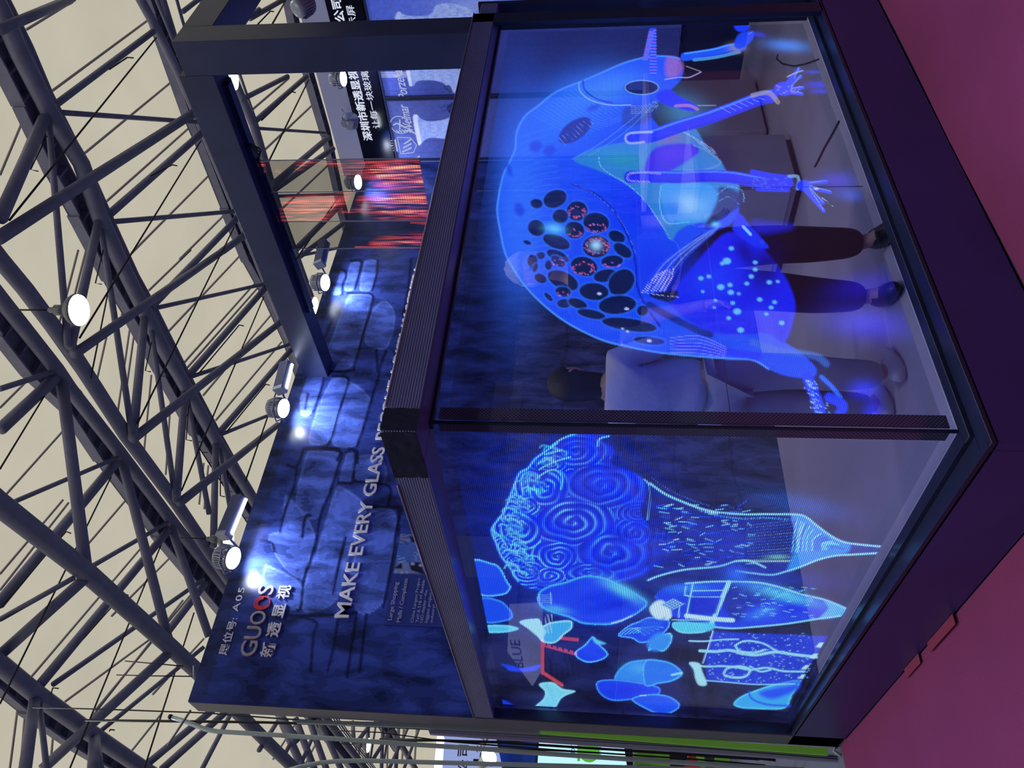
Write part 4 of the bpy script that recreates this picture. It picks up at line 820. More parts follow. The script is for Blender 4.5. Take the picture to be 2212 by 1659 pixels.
# second vase with faceted box
v2 = [(50,1050),(100,1005),(220,982),(350,972),(470,970),(640,976),(760,1000),(900,1045),(1040,1078),(1162,1128),(1132,1172),(1000,1190),(820,1218),(640,1236),(500,1246),(390,1238),(300,1200),(180,1190),(90,1120)]
p.poly(v2, (.003, .05, .85), .95, 3)
p.poly([(470,985),(700,1000),(800,1030),(700,1090),(600,1130),(540,1200),(480,1180),(440,1100)], (.001, .008, .12), .8, 8)
p.glow(800, 1050, 190, 34, (.08, .65, 1), .9, 15); p.glow(680, 1150, 90, 26, (.03, .3, 1), .8, -20); p.glow(880, 1130, 150, 24, (.002, .02, .8), .9, 10); p.glow(240, 1010, 120, 26, (.02, .3, 1), .7)
p.poly([(1040,1085),(1162,1128),(1132,1172),(1010,1188),(1060,1130)], (.1, .6, 1), .8, 3)
for q in ([(220,982),(350,972),(470,970),(640,976),(760,1000),(900,1045),(1040,1078),(1162,1128)],[(1132,1172),(1000,1190),(820,1218),(640,1236),(500,1246),(390,1238)]): p.line(q, 9, (.25, .85, 1), .95, 2.5)
for q, w in (([(262,985),(225,1185)],9),([(475,975),(375,1215)],26),([(222,1000),(215,1050),(265,1062)],7),([(262,1062),(440,1062)],6),([(262,1025),(450,1022)],5),([(185,1120),(180,1180)],6)): p.line(q, w, (.3, .9, 1), .95, 2, smooth=False)
p.poly([(250,1060),(430,1064),(400,1160),(235,1160)], (.002, .02, .5), .9, 2, False)
p.line([(225,1172),(380,1190),(498,1198)], 24, (.5, 1, 1), 1, 3); p.line([(140,1196),(460,1198)], 5, (.3, .9, 1), .9)
for k in range(110): x, y = 480+random.random()*480, 1000+random.random()*200; p.line([(x, y), (x+24, y+random.gauss(0, 4))], 4, random.choice([(.2,.8,1),(.004,.08,1)]), .7, 1.5)
p.poly([(18,1135),(35,1095),(80,1082),(125,1120),(135,1165),(115,1192),(60,1182)], (.55, 1, 1), 1, 3); p.poly([(75,1105),(150,1070),(222,1105),(135,1138)], (.02, .2, .6), .9, 2, False)
for k in range(5): p.line([(80+k*16, 1108+k*7), (150+k*15, 1072+k*7)], 3, PALE, .8, 1); p.line([(75+k*18, 1106-k*8), (135+k*18, 1138-k*8)], 3, PALE, .8, 1)
p.poly([(145,1222),(195,1205),(280,1212),(385,1215),(375,1255),(290,1268),(225,1272),(165,1250)], (.08, .7, 1), .95, 3)
p.glow(520, 930, 60, 40, (.01, .15, 1), .8, 10)
# ornate dark panel of the picture
p.poly([(380,1265),(640,1275),(1058,1292),(1000,1390),(930,1490),(900,1570),(640,1578),(345,1552),(335,1400)], (.004, .05, .85), .95, 2, False, noise=.7)
p.line([(382,1262),(360,1340),(322,1450)], 7, PALE, .9, 2, smooth=False)
for q, w in (([(305,1378),(400,1382),(480,1375),(560,1395),(640,1402),(750,1385),(860,1400),(990,1415)],16),([(515,1345),(560,1322),(620,1322),(690,1340),(740,1370),(790,1392)],10),([(515,1350),(540,1380),(620,1388),(690,1372)],12),([(245,1320),(330,1322),(440,1312),(530,1310)],8),
             ([(250,1452),(330,1470),(430,1468),(520,1475),(600,1490),(700,1478),(800,1498),(920,1500)],11),([(445,1510),(470,1480),(540,1470),(600,1490),(570,1530),(500,1535),(450,1522)],13),([(600,1470),(660,1500),(720,1490)],10),([(330,1552),(460,1562),(640,1576),(860,1572)],6)):
    p.line(q, w, (.3, .88, 1), .95, 2.5)
p.poly([(242,1448),(300,1452),(318,1500),(345,1575),(300,1580),(278,1540),(268,1490)], (.4, 1, 1), .95, 2)
for k in range(480):
    x, y = 360+random.random()*600, 1275+random.random()*290; p.ell(x, y, 4, 2.5, random.choice([(.4,.9,1),(.02,.2,1),(.01,.1,1)]), 0, .7)
for c in ((1010,1345,24,15),(975,1410,26,15),(925,1475,24,12),(905,1530,20,12)): p.poly([(c[0]-c[2],c[1]+10),(c[0],c[1]-c[3]),(c[0]+c[2],c[1]-c[3]),(c[0]+5,c[1]+c[3])], (.5, 1, 1), .95, 1.5, False)
p.poly([(-20,1440),(80,1436),(150,1458),(198,1508),(150,1552),(60,1572),(-20,1580)], (.01, .2, 1), .95, 3, rim=(.1, .7, 1), rimw=4); p.line([(140,1520),(196,1508)], 12, (.3,.95,1), .9, 3)
p.poly([(-40,1200),(60,1200),(100,1180),(70,1240),(-30,1290)], (.01, .12, 1), .8, 4); p.poly([(0,1320),(60,1270),(130,1300),(110,1360),(50,1380),(0,1360)], (.02, .3, 1), .9, 4)
set_col(obL, p.C*np.array([1, .85, 1])); obL.data.materials.append(LEDL)
# driver boards along the corner and the module seams
BRD = mat('perforated driver board', (104, 100, 140), .5, 0, .2, 40)
n = BRD.node_tree.nodes; l = BRD.node_tree.links; bk = n.new('ShaderNodeTexChecker'); bk.inputs['Scale'].default_value = 150; bk.inputs[1].default_value = (*lin((60, 58, 96)), 1); bk.inputs[2].default_value = (*lin((124, 118, 160)), 1)
tc = n.new('ShaderNodeTexCoord'); l.new(tc.outputs['Object'], bk.inputs[0]); l.new(bk.outputs[0], n['Principled BSDF'].inputs['Base Color'])
box('driver_board', (INS+.025, INS+.012, ZS+.02), (INS+.075, INS+.018, ZB-.02), BRD, sc_); box('driver_board', (INS+.012, INS+.025, ZS+.02), (INS+.018, INS+.068, ZB-.02), BRD, sc_)
SM = mat('seam line', (120, 118, 140), .5)
for k in (1.5,): tube('module_seam', [(k, INS+.02, ZS+.02), (k, INS+.02, ZB-.02)], .0022, SM, sc_, 4)
tube('module_seam', [(INS+.07, INS+.02, 1.02), (3.0, INS+.02, 1.02)], .0014, SM, sc_, 4); tube('module_seam', [(INS+.02, INS+.07, 1.02), (XF+.02, D-.02, 1.02)], .0014, SM, sc_, 4)

# ------------------------------------------------------------------ portal frame over the booth
pf = empty('portal_frame', (W-.1, .1, 0), 'dark box portal frame with post at the right end of the glass corner', 'frame')
XA = 2.656
box('post', (XA, .002, ZT+.001), (W-.034, .205, 3.84), BLACK, pf, .003)
box('beam', (XA, .205, 3.67), (W-.034, D, 3.88), BLACK, pf, .003); box('beam', (W-.034, .002, 3.66), (5.9, .205, 3.84), BLACK, pf, .003)
bm = bmesh.new(); add_box(bm, (XA+.06, .3, 3.635), (XA+.13, D-.7, 3.672)); add_box(bm, (XA+.14, .3, 3.65), (XA+.16, D-.7, 3.672)); from_bm('hanging_rail', bm, DARKFR, pf)
# transparent LED banner hanging from the beam: three modules of flame picture
hb = empty('hanging_led_banner', (2.76, 1.2, 3.63), 'transparent LED banner with red flame picture hanging from the portal beam', 'screen')
LEDB = led_mat('LED mesh with flame picture', 1.35, (.44, .44, .42), 'Y', .008, .016, .35, .5, .10)
def fl(q, noise_seed):
    return q
for k in range(3):
    y0, y1 = .845+k*.245, .845+k*.245+.236
    ob, X, Y, P = grid('led_module', (2.76, y0, 2.585), (0, y1-y0, 0), (0, 0, 1.045), 90, 260, None, hb)
    p = Painter(X, Y); p.frame(540, 330, 5.267); A = Painter(X, Y); A.frame(540, 330, 5.267); o1 = (1, 1, 1)
    if k == 0:
        A.poly([(1050,170),(1250,120),(1500,95),(1940,90),(1990,430),(1600,430),(1450,380),(1350,260),(1150,230)], o1, 1, 14); A.line([(70,104),(600,104),(1000,130)], 26, (.7,)*3, .8, 6); A.line([(900,110),(1040,160)], 50, (.8,)*3, .9, 6)
        A.poly([(55,92),(140,95),(170,200),(100,205)], o1, 1, 4); A.line([(300,205),(340,210)], 30, (.5,)*3, .8, 5); A.poly([(520,170),(600,110),(700,110),(600,180)], (.9,)*3, .8, 6)
    if k == 1:
        A.poly([(420,560),(560,510),(760,520),(900,530),(1050,480),(1100,460),(1060,560),(960,640),(900,740),(780,775),(560,775),(420,730)], o1, .9, 14); A.line([(300,755),(860,765)], 40, o1, 1, 4); A.poly([(1250,600),(1400,470),(1990,455),(2045,700),(2030,770),(1560,770),(1420,680)], o1, 1, 14); A.line([(1060,665),(1260,655)], 30, o1, .9, 5); A.line([(1110,460),(1150,465)], 30, o1, .9, 5)
    if k == 2:
        A.line([(1840,800),(2010,800)], 34, o1, .8, 5); A.poly([(1400,1040),(1640,960),(1850,950),(1980,960),(1960,1085),(1600,1085)], o1, .9, 12); A.line([(1200,1075),(1960,1075)], 14, o1, .8, 4)
    n1 = np.random.rand(60, 8); yi = ((P[:, 1]-y0)/(y1-y0)*59).astype(int); zt_ = (3.63-P[:, 2])/1.045
    def streak(seed, fy, fz):
        rs = np.random.RandomState(seed); g = rs.rand(fy+2, fz+2); a = (P[:, 1]-y0)/(y1-y0)*fy; b = zt_*fz; i, j = a.astype(int), b.astype(int); u, v = a-i, b-j
        return g[i, j]*(1-u)*(1-v)+g[i+1, j]*u*(1-v)+g[i, j+1]*(1-u)*v+g[i+1, j+1]*u*v
    f = .5*streak(k*7+1, 34, 7)+.3*streak(k*7+2, 14, 5)+.35*streak(k*7+3, 60, 16)
    amp = np.clip(A.C[:, 0]*1.0*(f-.45)*4.2, 0, 1)
    hot = np.clip((f*A.C[:, 0]-.62)*3.4, 0, 1)
    p.C = np.stack([.75*amp+.4*hot, .07*amp+.62*hot, .07*amp+.22*hot], -1)
    set_col(ob, p.C); ob.data.materials.append(LEDB)
    box('module_edge', (2.757, y0-.004, 2.585), (2.764, y0, 3.63), mat('clear edge strip', (150, 152, 170), .3), hb)
box('module_edge', (2.757, y1, 2.585), (2.764, y1+.004, 3.63), MATS['clear edge strip'], hb)
box('top_rail', (2.748, .82, 3.63), (2.772, 1.6, 3.668), DARKFR, hb)
bm = bmesh.new()
for k in range(3): add_tube(bm, [(2.74, .84, 3.64), (2.72, .78-k*.02, 3.60-k*.01), (2.71, .72, 3.62-k*.02), (2.72, .68, 3.66)], .006, 6)
from_bm('cable_bundle', bm, CABLE, hb, True)

# ------------------------------------------------------------------ arm floodlights on the walls
LAMPW = emit('floodlight face', (226, 238, 255), 12.0, 'NONE')
def flood(x, wally, z, lb, on=True, aim=(0, .9, -.45), power=24, fins=10, wall='back', yaw=0.0, arm=.25, size=.13, saim=None, group='floodlights on arms along the wall tops', body=LAMPB):
    """lamp head with a round ribbed housing, lit face, yoke and arm from the wall top"""
    if wall == 'back': c = Vector((x, wally-arm, z)); foot = Vector((x-.03, wally-.01, ZW-.05)); outv = Vector((0, -1, 0))
    else: c = Vector((x-arm, wally, z)); foot = Vector((x-.01, wally, z+.12)); outv = Vector((-1, 0, 0))
    t = empty('arm_floodlight', c, lb, 'lamp', group)
    a = Vector(aim).normalized(); r = size*.62
    lathe('housing', [(r*.55, -size*.95), (r*.82, -size*.8), (r*.9, -size*.3), (r*1.0, 0), (r*1.0, .012)], c, a, body, t, 20)
    u = (Vector((0, 0, 1))-a*a.z).normalized(); w = a.cross(u)
    bm = bmesh.new()
    for k in range(fins):
        s = (k/(fins-1)-.5)*1.7*r; h = math.sqrt(max(0, 1-(s/r)**2*.9))*r*1.04; q = c+w*s
        vs = [bm.verts.new(q+u*h*sg-a*d+w*e) for e in (-.0018, .0018) for sg, d in ((1, .0), (1, size*.72), (-1, size*.72), (-1, .0))]
        for f in ((0, 1, 2, 3), (4, 7, 6, 5), (0, 4, 5, 1), (2, 6, 7, 3)): bm.faces.new([vs[i] for i in f])
    from_bm('cooling_fins', bm, body, t)
    lathe('lamp_face', [(r*.9, .012), (r*.92, .02), (r*.6, .024)], c, a, LAMPW if on else mat('unlit lamp glass', (150, 170, 210), .1), t, 20)
    bm = bmesh.new(); add_tube(bm, [c+w*r*1.05, c+w*r*1.15-a*.02+u*.06, c+u*.085-a*.03, c-w*r*1.15-a*.02+u*.06, c-w*r*1.05], .006, 6); from_bm('yoke', bm, body, t, True)
    tube('arm', [c+u*.085-a*.03, c+(foot-c)*.5+Vector((0, 0, .02)), foot], .008, body, t, 8)
    if on and power:
        ld = bpy.data.lights.new('spot', 'SPOT'); ld.energy = power; ld.spot_size = math.radians(140); ld.spot_blend = .9; ld.shadow_soft_size = .04; ld.color = (.72, .80, 1.0)
        lo = bpy.data.objects.new('spot', ld); COL.objects.link(lo); lo.parent = t; lo.location = a*.04
        lo.rotation_euler = (-Vector(saim or aim)).to_track_quat('Z', 'Y').to_euler()
    return t
for i, (x, z, lb) in enumerate([(.904, 3.90, 'lit floodlight aimed at the wall beside the booth number'), (2.198, 3.895, 'lit floodlight aimed at the wall just left of the portal beam'), (3.642, 3.895, 'lit floodlight aimed at the wall right of the portal beam tip'), (5.154, 3.90, 'lit floodlight seen through the hanging LED banner')]):
    flood(x, D, z, lb, aim=(-.18, -.12, -.95), power=30, arm=.16, saim=(.35, .5, -.8))
def slim(p0, p1, lb, on=True):
    """slim ribbed slab head seen edge-on: fins on the back, lit panel below"""
    P0, P1 = Vector(p0), Vector(p1); t = empty('arm_floodlight', (P0+P1)/2, lb, 'lamp', 'floodlights on arms along the wall tops')
    d = (P1-P0).normalized(); L = (P1-P0).length; w = Vector((0, .35, .94)); w = (w-d*w.dot(d)).normalized(); u = d.cross(w); u = u if u.y < 0 else -u; m_ = mat('dark finned lamp housing', (104, 112, 150), .4, .2)
    def slabx(nm, a0, a1, b0, b1, c0, c1, m2):
        bm = bmesh.new(); vs = add_box(bm, (a0, b0, c0), (a1, b1, c1))
        for v in vs: v.co = P0+d*v.co.x+w*v.co.y+u*v.co.z
        return from_bm(nm, bm, m2, t)
    slabx('housing', 0, L, -.04, .04, 0, .022, m_); slabx('end_plate', -.004, .03, -.043, .043, -.03, .05, LAMPB); slabx('lamp_face', .03, L-.005, -.048, -.036, -.02, .0, LAMPW if on else mat('unlit lamp glass', (150, 170, 210), .1))
    for k in range(8): slabx('cooling_fin', .016, L, -.040+k*.0108, -.036+k*.0108, .02, .05, m_)
    tube('arm', [P0+d*.03+u*.01, Vector((P0.x+.0, D-.01, ZW-.03))], .009, m_, t, 8)
for a, b, lb, on in (((1.031, D-.2, 3.975), (1.35, D-.2, 3.955), 'slim finned floodlight above the nearest lit floodlight', True), ((2.33, D-.2, 3.93), (2.62, D-.2, 3.95), 'slim finned floodlight beside the second lit floodlight', True), ((3.82, D-.2, 3.96), (4.14, D-.2, 3.99), 'slim finned floodlight right of the portal beam tip', False)): slim(a, b, lb, on)
flood(XR, 1.808, 3.93, 'glaring floodlight beside the portal post in front of the name band', True, (-.1, -.05, -.95), 10, 8, 'side', arm=.16, saim=(.55, .2, -.75))
flood(XR, 2.227, 3.94, 'unlit silver floodlight in front of the name band', False, (.1, -.8, -.3), 0, 8, 'side', arm=.16)
flood(XR, 1.04, 4.05, 'grey box floodlight at the top edge of the photo', False, (.85, 0, -.4), 0, 8, 'side', size=.16)
bm = bmesh.new(); add_tube(bm, [(XR-.02, 1.58, 3.90), (XR-.06, 1.58, 3.90), (XR-.06, 1.58, 3.82), (XR-.02, 1.58, 3.82)], .006, 6)
tag(from_bm('wall_bracket', bm, WHITE), 'small white bracket on the name band next to the portal post', 'bracket')
# ------------------------------------------------------------------ thin rods and cables round the left wall end
YN = D+TH
def wire(name, pts, y, r, m, lb, cat='cable', group=None):
    o = tube(name, [at(q[0], q[1], 'y', y) for q in pts], r, m, None, 6); return tag(o, lb, cat, group)
wire('hanging_cable', [(71,1528),(250,1533),(443,1540),(600,1552),(760,1562),(935,1575),(1010,1590)], 4.6, .006, CABLE, 'black cable hanging close along the left end of the wall')
wire('hanging_cable', [(185,1556),(380,1558),(553,1560),(740,1565),(940,1575),(1300,1602),(1500,1625),(1760,1650)], 4.8, .011, CABLE, 'thick black cable with a clamp hanging left of the wall end')
wire('hanging_cable', [(720,1578),(820,1582),(940,1598),(1100,1602),(1180,1602)], 5.0, .005, CABLE, 'thin black cable crossing the white sign at the left edge')
wire('hanging_cable', [(820,1597),(940,1599),(1085,1604),(1400,1624),(1640,1640)], 5.1, .011, CABLE, 'black cable in front of the blue panel')
wire('hanging_cable', [(820,1602),(950,1600),(1070,1610),(1200,1620),(1500,1640),(1700,1657)], 5.2, .007, CABLE, 'black cable slanting across the bright monitor')
wire('hanging_cable', [(905,1607),(1000,1612),(1200,1622),(1300,1627)], 5.3, .006, CABLE, 'black cable behind the pale grey pole')
wire('antenna_rod', [(270,1428),(330,1433),(395,1439)], D+.1, .004, ROD, 'thin black rod sticking up behind the wall top', 'rod')
wire('antenna_rod', [(252,1458),(330,1460),(416,1461)], D+.12, .004, ROD, 'second thin black rod sticking up behind the wall top, lower in the photo', 'rod')
wire('bracket_rod', [(418,1438),(418,1462)], D+.1, .004, WHITE, 'small white rod at the wall top by the black rods', 'rod')
wire('slanted_rod', [(412,1534),(390,1568),(362,1610)], 3.6, .009, mat('pale rod', (150, 160, 165), .4, .3), 'thin pale rod slanting off the upper corner of the wall', 'rod')
# bent tube poles
def pole(pts, y, r, lb):
    t = empty('tube_pole', at(*pts[-1], 'y', y), lb, 'pole'); P = [at(q[0], q[1], 'y', y) for q in pts]
    tube('pole_tube', P, r, TUBEM, t, 12); d = (P[0]-P[1]).normalized(); tube('end_cap', [P[0]+d*.015, P[0]-d*.01], r*1.15, CABLE, t, 12); return t
pole([(369,1549),(400,1558),(425,1568),(445,1576),(470,1580),(600,1588),(740,1597),(860,1606),(1000,1615),(1150,1626),(1300,1636),(1450,1646),(1640,1658),(1860,1670)], 4.0, .0165, 'pale grey green tube pole with a bent top beside the wall end')
pole([(610,1668),(645,1657),(690,1648),(730,1644),(790,1643),(900,1646),(1050,1650),(1200,1654),(1500,1662),(1860,1672)], 4.3, .0165, 'second pale tube pole curving in at the bottom edge of the photo')
# ------------------------------------------------------------------ neighbouring booth
def band(name, c, y, th, m, lb=None, cat=None, parent=None):
    return tag(slab(name, [at(q[0], q[1], 'y', y) for q in c], (0, th, 0), m, parent), lb, cat)
LIME = mat('lime green board', (150, 235, 84), .6, 0, .08, 2)
np_ = empty('neighbour_frame', at(1840, 1640, 'y', 3.2), 'lilac aluminium frame standing against the left wall end, lime board behind it', 'frame')
band('lilac_profile', [(923,1571),(928,1585),(1838,1647),(1800,1630),(1167,1584)], 3.16, .03, mat('lilac aluminium', (158, 150, 196), .35, .4, .05, 2), parent=np_)
band('grey_profile', [(640,1561),(900,1571),(1167,1585),(1167,1578),(900,1561),(640,1555)], 3.10, .03, mat('grey green aluminium', (140, 156, 160), .4, .4), parent=np_)
band('lime_board', [(1167,1577),(1167,1584),(1789,1631),(1788,1616)], 3.08, .02, LIME, parent=np_)
for off in (.35, .7): 
    bmg = [(930+908*0, 1571+14*off), (1838-10, 1632+13*off)]; tube('groove_line', [at(*bmg[0], 'y', 3.158), at(1500, 1605+14*off, 'y', 3.158), at(*bmg[1], 'y', 3.158)], .0025, ROD, np_, 4)
tube('base_rod', [at(1838,1647,'y',3.1), at(1800,1622,'y',3.06), at(1808,1612,'y',3.06)], .01, mat('pale rod', (150,160,165)), np_, 6)
YS = 7.0
sg = empty('company_sign', at(1100, 1640, 'y', YS), 'white company sign with black lettering and a bright lamp strip, left neighbour booth', 'sign')
band('sign_board', [(958,1585),(950,1672),(1076,1675),(1083,1650),(1070,1588)], YS, .1, emit('lit white sign board', (150, 166, 220), .95, 'NONE'), parent=sg)
band('lamp_strip', [(944,1590),(936,1672),(952,1672),(958,1590)], YS-.1, .08, emit('white lamp strip', (255, 255, 255), 1.4), parent=sg)
SB = mat('black sign lettering', (20, 22, 34), .5)
def sgn(s, q0, q1, q2):
    a, b, c = at(*q0, 'y', YS-.01), at(*q1, 'y', YS-.01), at(*q2, 'y', YS-.01)
    text('sign_letter', s, (a.x, YS-.008, a.z), AX, UPV, SB, sg, width=b.x-a.x, height=c.z-a.z, depth=.01, bold=.01)
sgn('司', (1012,1635), (1012,1610), (988,1635)); sgn('公', (1010,1664), (1010,1642), (988,1664)); sgn('Lt', (1038,1646), (1038,1610), (1022,1646)); sgn('.', (1038,1655), (1038,1650), (1034,1655))
tag(box('blue_panel', (at(1084,1590,'y',7.2).x-.6, 7.2, at(1162,1600,'y',7.2).z), (at(1084,1590,'y',7.2).x+.1, 7.3, at(1084,1590,'y',7.2).z), mat('royal blue panel', (40, 92, 214), .5, 0, .05, 1)), 'royal blue panel between the white sign and the monitor', 'panel')
mo = empty('monitor', at(1250, 1630, 'y', 6.6), 'large bright monitor with green circle graphics at the left edge', 'monitor')
YM = 6.6
band('screen_bezel', [(1160,1590),(1155,1655),(1360,1672),(1350,1604)], YM, .06, BLACK, parent=mo)
band('screen', [(1165,1594),(1161,1652),(1356,1668),(1347,1606)], YM-.01, .008, emit('monitor picture', (188, 240, 255), 1.1), parent=mo)
GRN = emit('green graphics', (96, 190, 70), .8, 'NONE'); TEA = emit('teal graphics', (20, 110, 120), .7, 'NONE')
def ms(s, q0, w, h, m):
    a = at(*q0, 'y', YM-.012); b = at(q0[0], q0[1]-w, 'y', YM-.012); c = at(q0[0]-h, q0[1], 'y', YM-.012)
    text('screen_text', s, (a.x, YM-.016, a.z), AX, UPV, m, mo, width=b.x-a.x, height=c.z-a.z, depth=.003, bold=.01)
ms('MDT', (1242,1634), 24, 9, TEA); ms('① ②', (1300,1640), 26, 8, TEA); ms('WE', (1278,1634), 22, 6, GRN)
band('graphic_bar', [(1247,1608),(1247,1644),(1253,1644),(1253,1608)], YM-.014, .002, GRN, parent=mo)
lathe('graphic_disc', [(.11, -.004), (.11, 0)], at(1272,1622,'y',YM-.014), (0, 1, 0), GRN, mo, 20); band('graphic_bar', [(1279,1612),(1279,1640),(1288,1640),(1288,1612)], YM-.014, .002, GRN, parent=mo)
LIMC = mat('lime curtain', (168, 245, 84), .8, 0, .15, 6)
bm = bmesh.new(); za, zb2 = at(1370,1620,'y',6.9).z, at(1560,1640,'y',6.9).z; x0 = .45; pr_ = None
for i in range(61):
    x = x0+i*.012; yy = 6.9+.02*math.sin(i*1.1); v0 = bm.verts.new((x, yy, 0.002)); v1 = bm.verts.new((x, yy, za))
    if pr_: bm.faces.new((pr_[0], v0, v1, pr_[1]))
    pr_ = (v0, v1)
tag(from_bm('lime_curtain', bm, LIMC, None, True), 'bright lime green pleated curtain below the monitor', 'curtain')
for c, col, y, lb, nm in (([(1446,1615),(1450,1672),(1482,1674),(1486,1620)], (18, 18, 26), 6.5, 'black banner stand in front of the lime curtain', 'banner_stand'), ([(1490,1626),(1478,1656),(1516,1662),(1500,1628)], (196, 40, 60), 6.3, 'small red leaflet display in front of the lime curtain', 'leaflet_display'),
                      ([(1522,1618),(1526,1672),(1545,1674),(1542,1622)], (72, 70, 76), 6.5, 'grey post in front of the lime curtain', 'curtain_post'), ([(1350,1606),(1350,1672),(1368,1674),(1366,1610)], (60, 60, 70), 6.75, 'dark grey rack beside the bright monitor', 'side_rack')):
    band(nm, c, y, .08, mat(lb, col, .6, 0, .1, 6), lb, nm.split('_')[-1])
cl = empty('clamp_lamp', at(1062,1640,'y',5.6), 'small lit clamp lamp in front of the white company sign', 'lamp')
c = at(1056,1636,'y',5.6); lathe('lamp_shade', [(.02,-.16),(.04,-.12),(.06,-.04),(.085,0)], c, (.3,-.75,-.6), TUBEM, cl, 16); lathe('lamp_glass', [(.08,0),(.075,.015)], c, (.3,-.75,-.6), LAMPW if False else HBE, cl, 16)
tube('lamp_arm', [c+Vector((-.03,.1,.08)), at(1047,1606,'y',5.6), at(1038,1590,'y',5.7)], .015, TUBEM, cl, 8); tube('lamp_brace', [at(1047,1606,'y',5.6), at(1056,1590,'y',5.7)], .012, TUBEM, cl, 8)
# dark distant stand behind the neighbour
tag(box('dark_stand', (-1.2, 26, 0), (3.6, 27, 6.2), mat('dark distant stand', (38, 42, 66), .8, 0, .2, 1)), 'tall dark stand far off at the lower left behind the white sign', 'stand')
# tape strips at the foot of the plinth
TAPE = mat('red tape', (140, 52, 84), .4)
for k, (a, b, lb) in enumerate((((2064,1334),(2010,1402), 'long strip of shiny red tape at the foot of the plinth'), ((1990,1424),(1960,1460), 'short strip of red tape at the foot of the plinth'))):
    A, B2 = at(*a, 'z', .014), at(*b, 'z', .014)
    tag(slab('floor_tape', [(-.002, A.y, .02), (-.045, A.y, .02), (-.045, B2.y, .02), (-.002, B2.y, .02)], (0, 0, .002), TAPE), lb, 'tape')
# ------------------------------------------------------------------ inside the booth
cb = empty('white_cabinet', (3.3, 1.6, .1), 'low pale cabinet seen through the right LED window', 'cabinet')
WC = mat('pale cabinet', (176, 172, 196), .4, 0, .05, 3)
box('cabinet_body', (3.0, 1.25, .14), (3.6, 2.2, .78), WC, cb, .01); box('cabinet_top', (2.96, 1.2, .78), (3.64, 2.25, .82), WC, cb, .006); box('cabinet_base', (3.03, 1.28, .1), (3.57, 2.17, .14), DARKFR, cb)
box('cabinet_door', (2.985, 1.28, .18), (3.0, 1.71, .76), WC, cb, .003); box('cabinet_door', (2.985, 1.74, .18), (3.0, 2.17, .76), WC, cb, .003)
cb2 = empty('white_counter', (4.6, 1.95, .1), 'tall pale counter further right seen through the right LED window', 'counter')
box('counter_body', (4.2, 1.6, .12), (5.0, 2.3, 1.02), WC, cb2, .01); box('counter_top', (4.15, 1.55, 1.02), (5.05, 2.35, 1.06), mat('white counter top', (200, 198, 214), .3), cb2, .006); box('counter_base', (4.23, 1.63, .1), (4.97, 2.27, .12), DARKFR, cb2)
tag(tube('floor_cable', [at(q[0], q[1], 'z', .106) for q in ((1812,262),(1800,285),(1780,320),(1768,345),(1760,360))], .006, mat('brown cable', (60,44,60), .5), None, 6), 'dark cable lying on the pale platform floor', 'cable')
tag(tube('floor_cable', [at(q[0], q[1], 'z', .106) for q in ((1768,128),(1740,138),(1716,143),(1690,138),(1677,127),(1680,118))], .005, MATS['brown cable'], None, 6), 'thin curled cable on the platform floor by the end post', 'cable')
# booth across the aisle, seen only as reflections in the windows
ab = empty('opposite_booth', (2, -9, 0), 'pale booth across the aisle that mirrors in the LED windows', 'booth')
box('booth_wall', (-2, -9.3, 0.01), (8, -9, 3.3), mat('opposite booth wall', (88, 84, 110), .7, 0, .2, .5), ab); box('booth_fascia', (-2, -9, 2.75), (8, -8.9, 3.25), mat('opposite fascia', (150, 150, 176), .6), ab)
text('fascia_lettering', 'TECHNOLOGY CO., LTD', (7.2, -8.895, 2.9), (-1, 0, 0), UPV, SB, ab, width=3.2, height=.16, depth=.01, bold=.01)
for k, x in enumerate((-1.2, .8, 2.9, 5.0, 6.9)): box('booth_poster', (x, -8.98, .6), (x+1.1, -8.95, 2.2), mat('opposite poster %d' % (k % 3), [(130, 40, 60), (60, 80, 150), (170, 170, 190)][k % 3], .5), ab)

# sign and red frame left of camera, made to glow for the window's reflection
def mir(q, xv=4.6):
    v = at(q[0], q[1], 'x', xv); nn = Vector((D-INS, INS-XF, 0)).normalized(); dd = (v-Vector((INS, INS, 0))).dot(nn); return v-2*dd*nn
ms_ = empty('glow_sign', mir((1130, 1400)), 'grey sign given a glow, with dark capitals, seen mirrored in the left window', 'sign')
slab('sign_plate', [mir(q) for q in ((1100,1310),(1172,1306),(1173,1445),(1150,1482),(1096,1408))], (-.05, 0, 0), emit('grey sign glow', (150, 156, 196), 1.3, 'NONE'), ms_)
a, b, c = mir((1132, 1440)), mir((1132, 1386)), mir((1112, 1440))
text('sign_capitals', 'BLUE', (b.x+.03 if (a-b).length == 0 else max((a, b), key=lambda v: v.y).x+.03, max(a.y, b.y), a.z), ((min((a, b), key=lambda v: v.y)-max((a, b), key=lambda v: v.y)).x, -abs(a.y-b.y), 0), UPV, SB, ms_, width=(a-b).length*1.1, height=abs(c.z-a.z), depth=.01)
ms2 = empty('red_rack', mir((1200, 1380)), 'rack with salmon red rails given a glow, seen mirrored in the left window', 'rack')
for k, (q0, q1) in enumerate((((1172,1392),(1245,1412)), ((1172,1452),(1215,1480)), ((1210,1378),(1250,1382)), ((1172,1380),(1172,1454)))): tube('red_rail', [mir(q0), mir(q1)], .035, emit('glowing salmon rail', (255, 90, 80), 2.6, 'NONE'), ms2, 6)  # rails emit only so their mirror image shows
for k in range(6): tube('dark_rail', [mir((1180+k*12, 1392+k*2)), mir((1186+k*12, 1450+k*3))], .02, SB, ms2, 5)

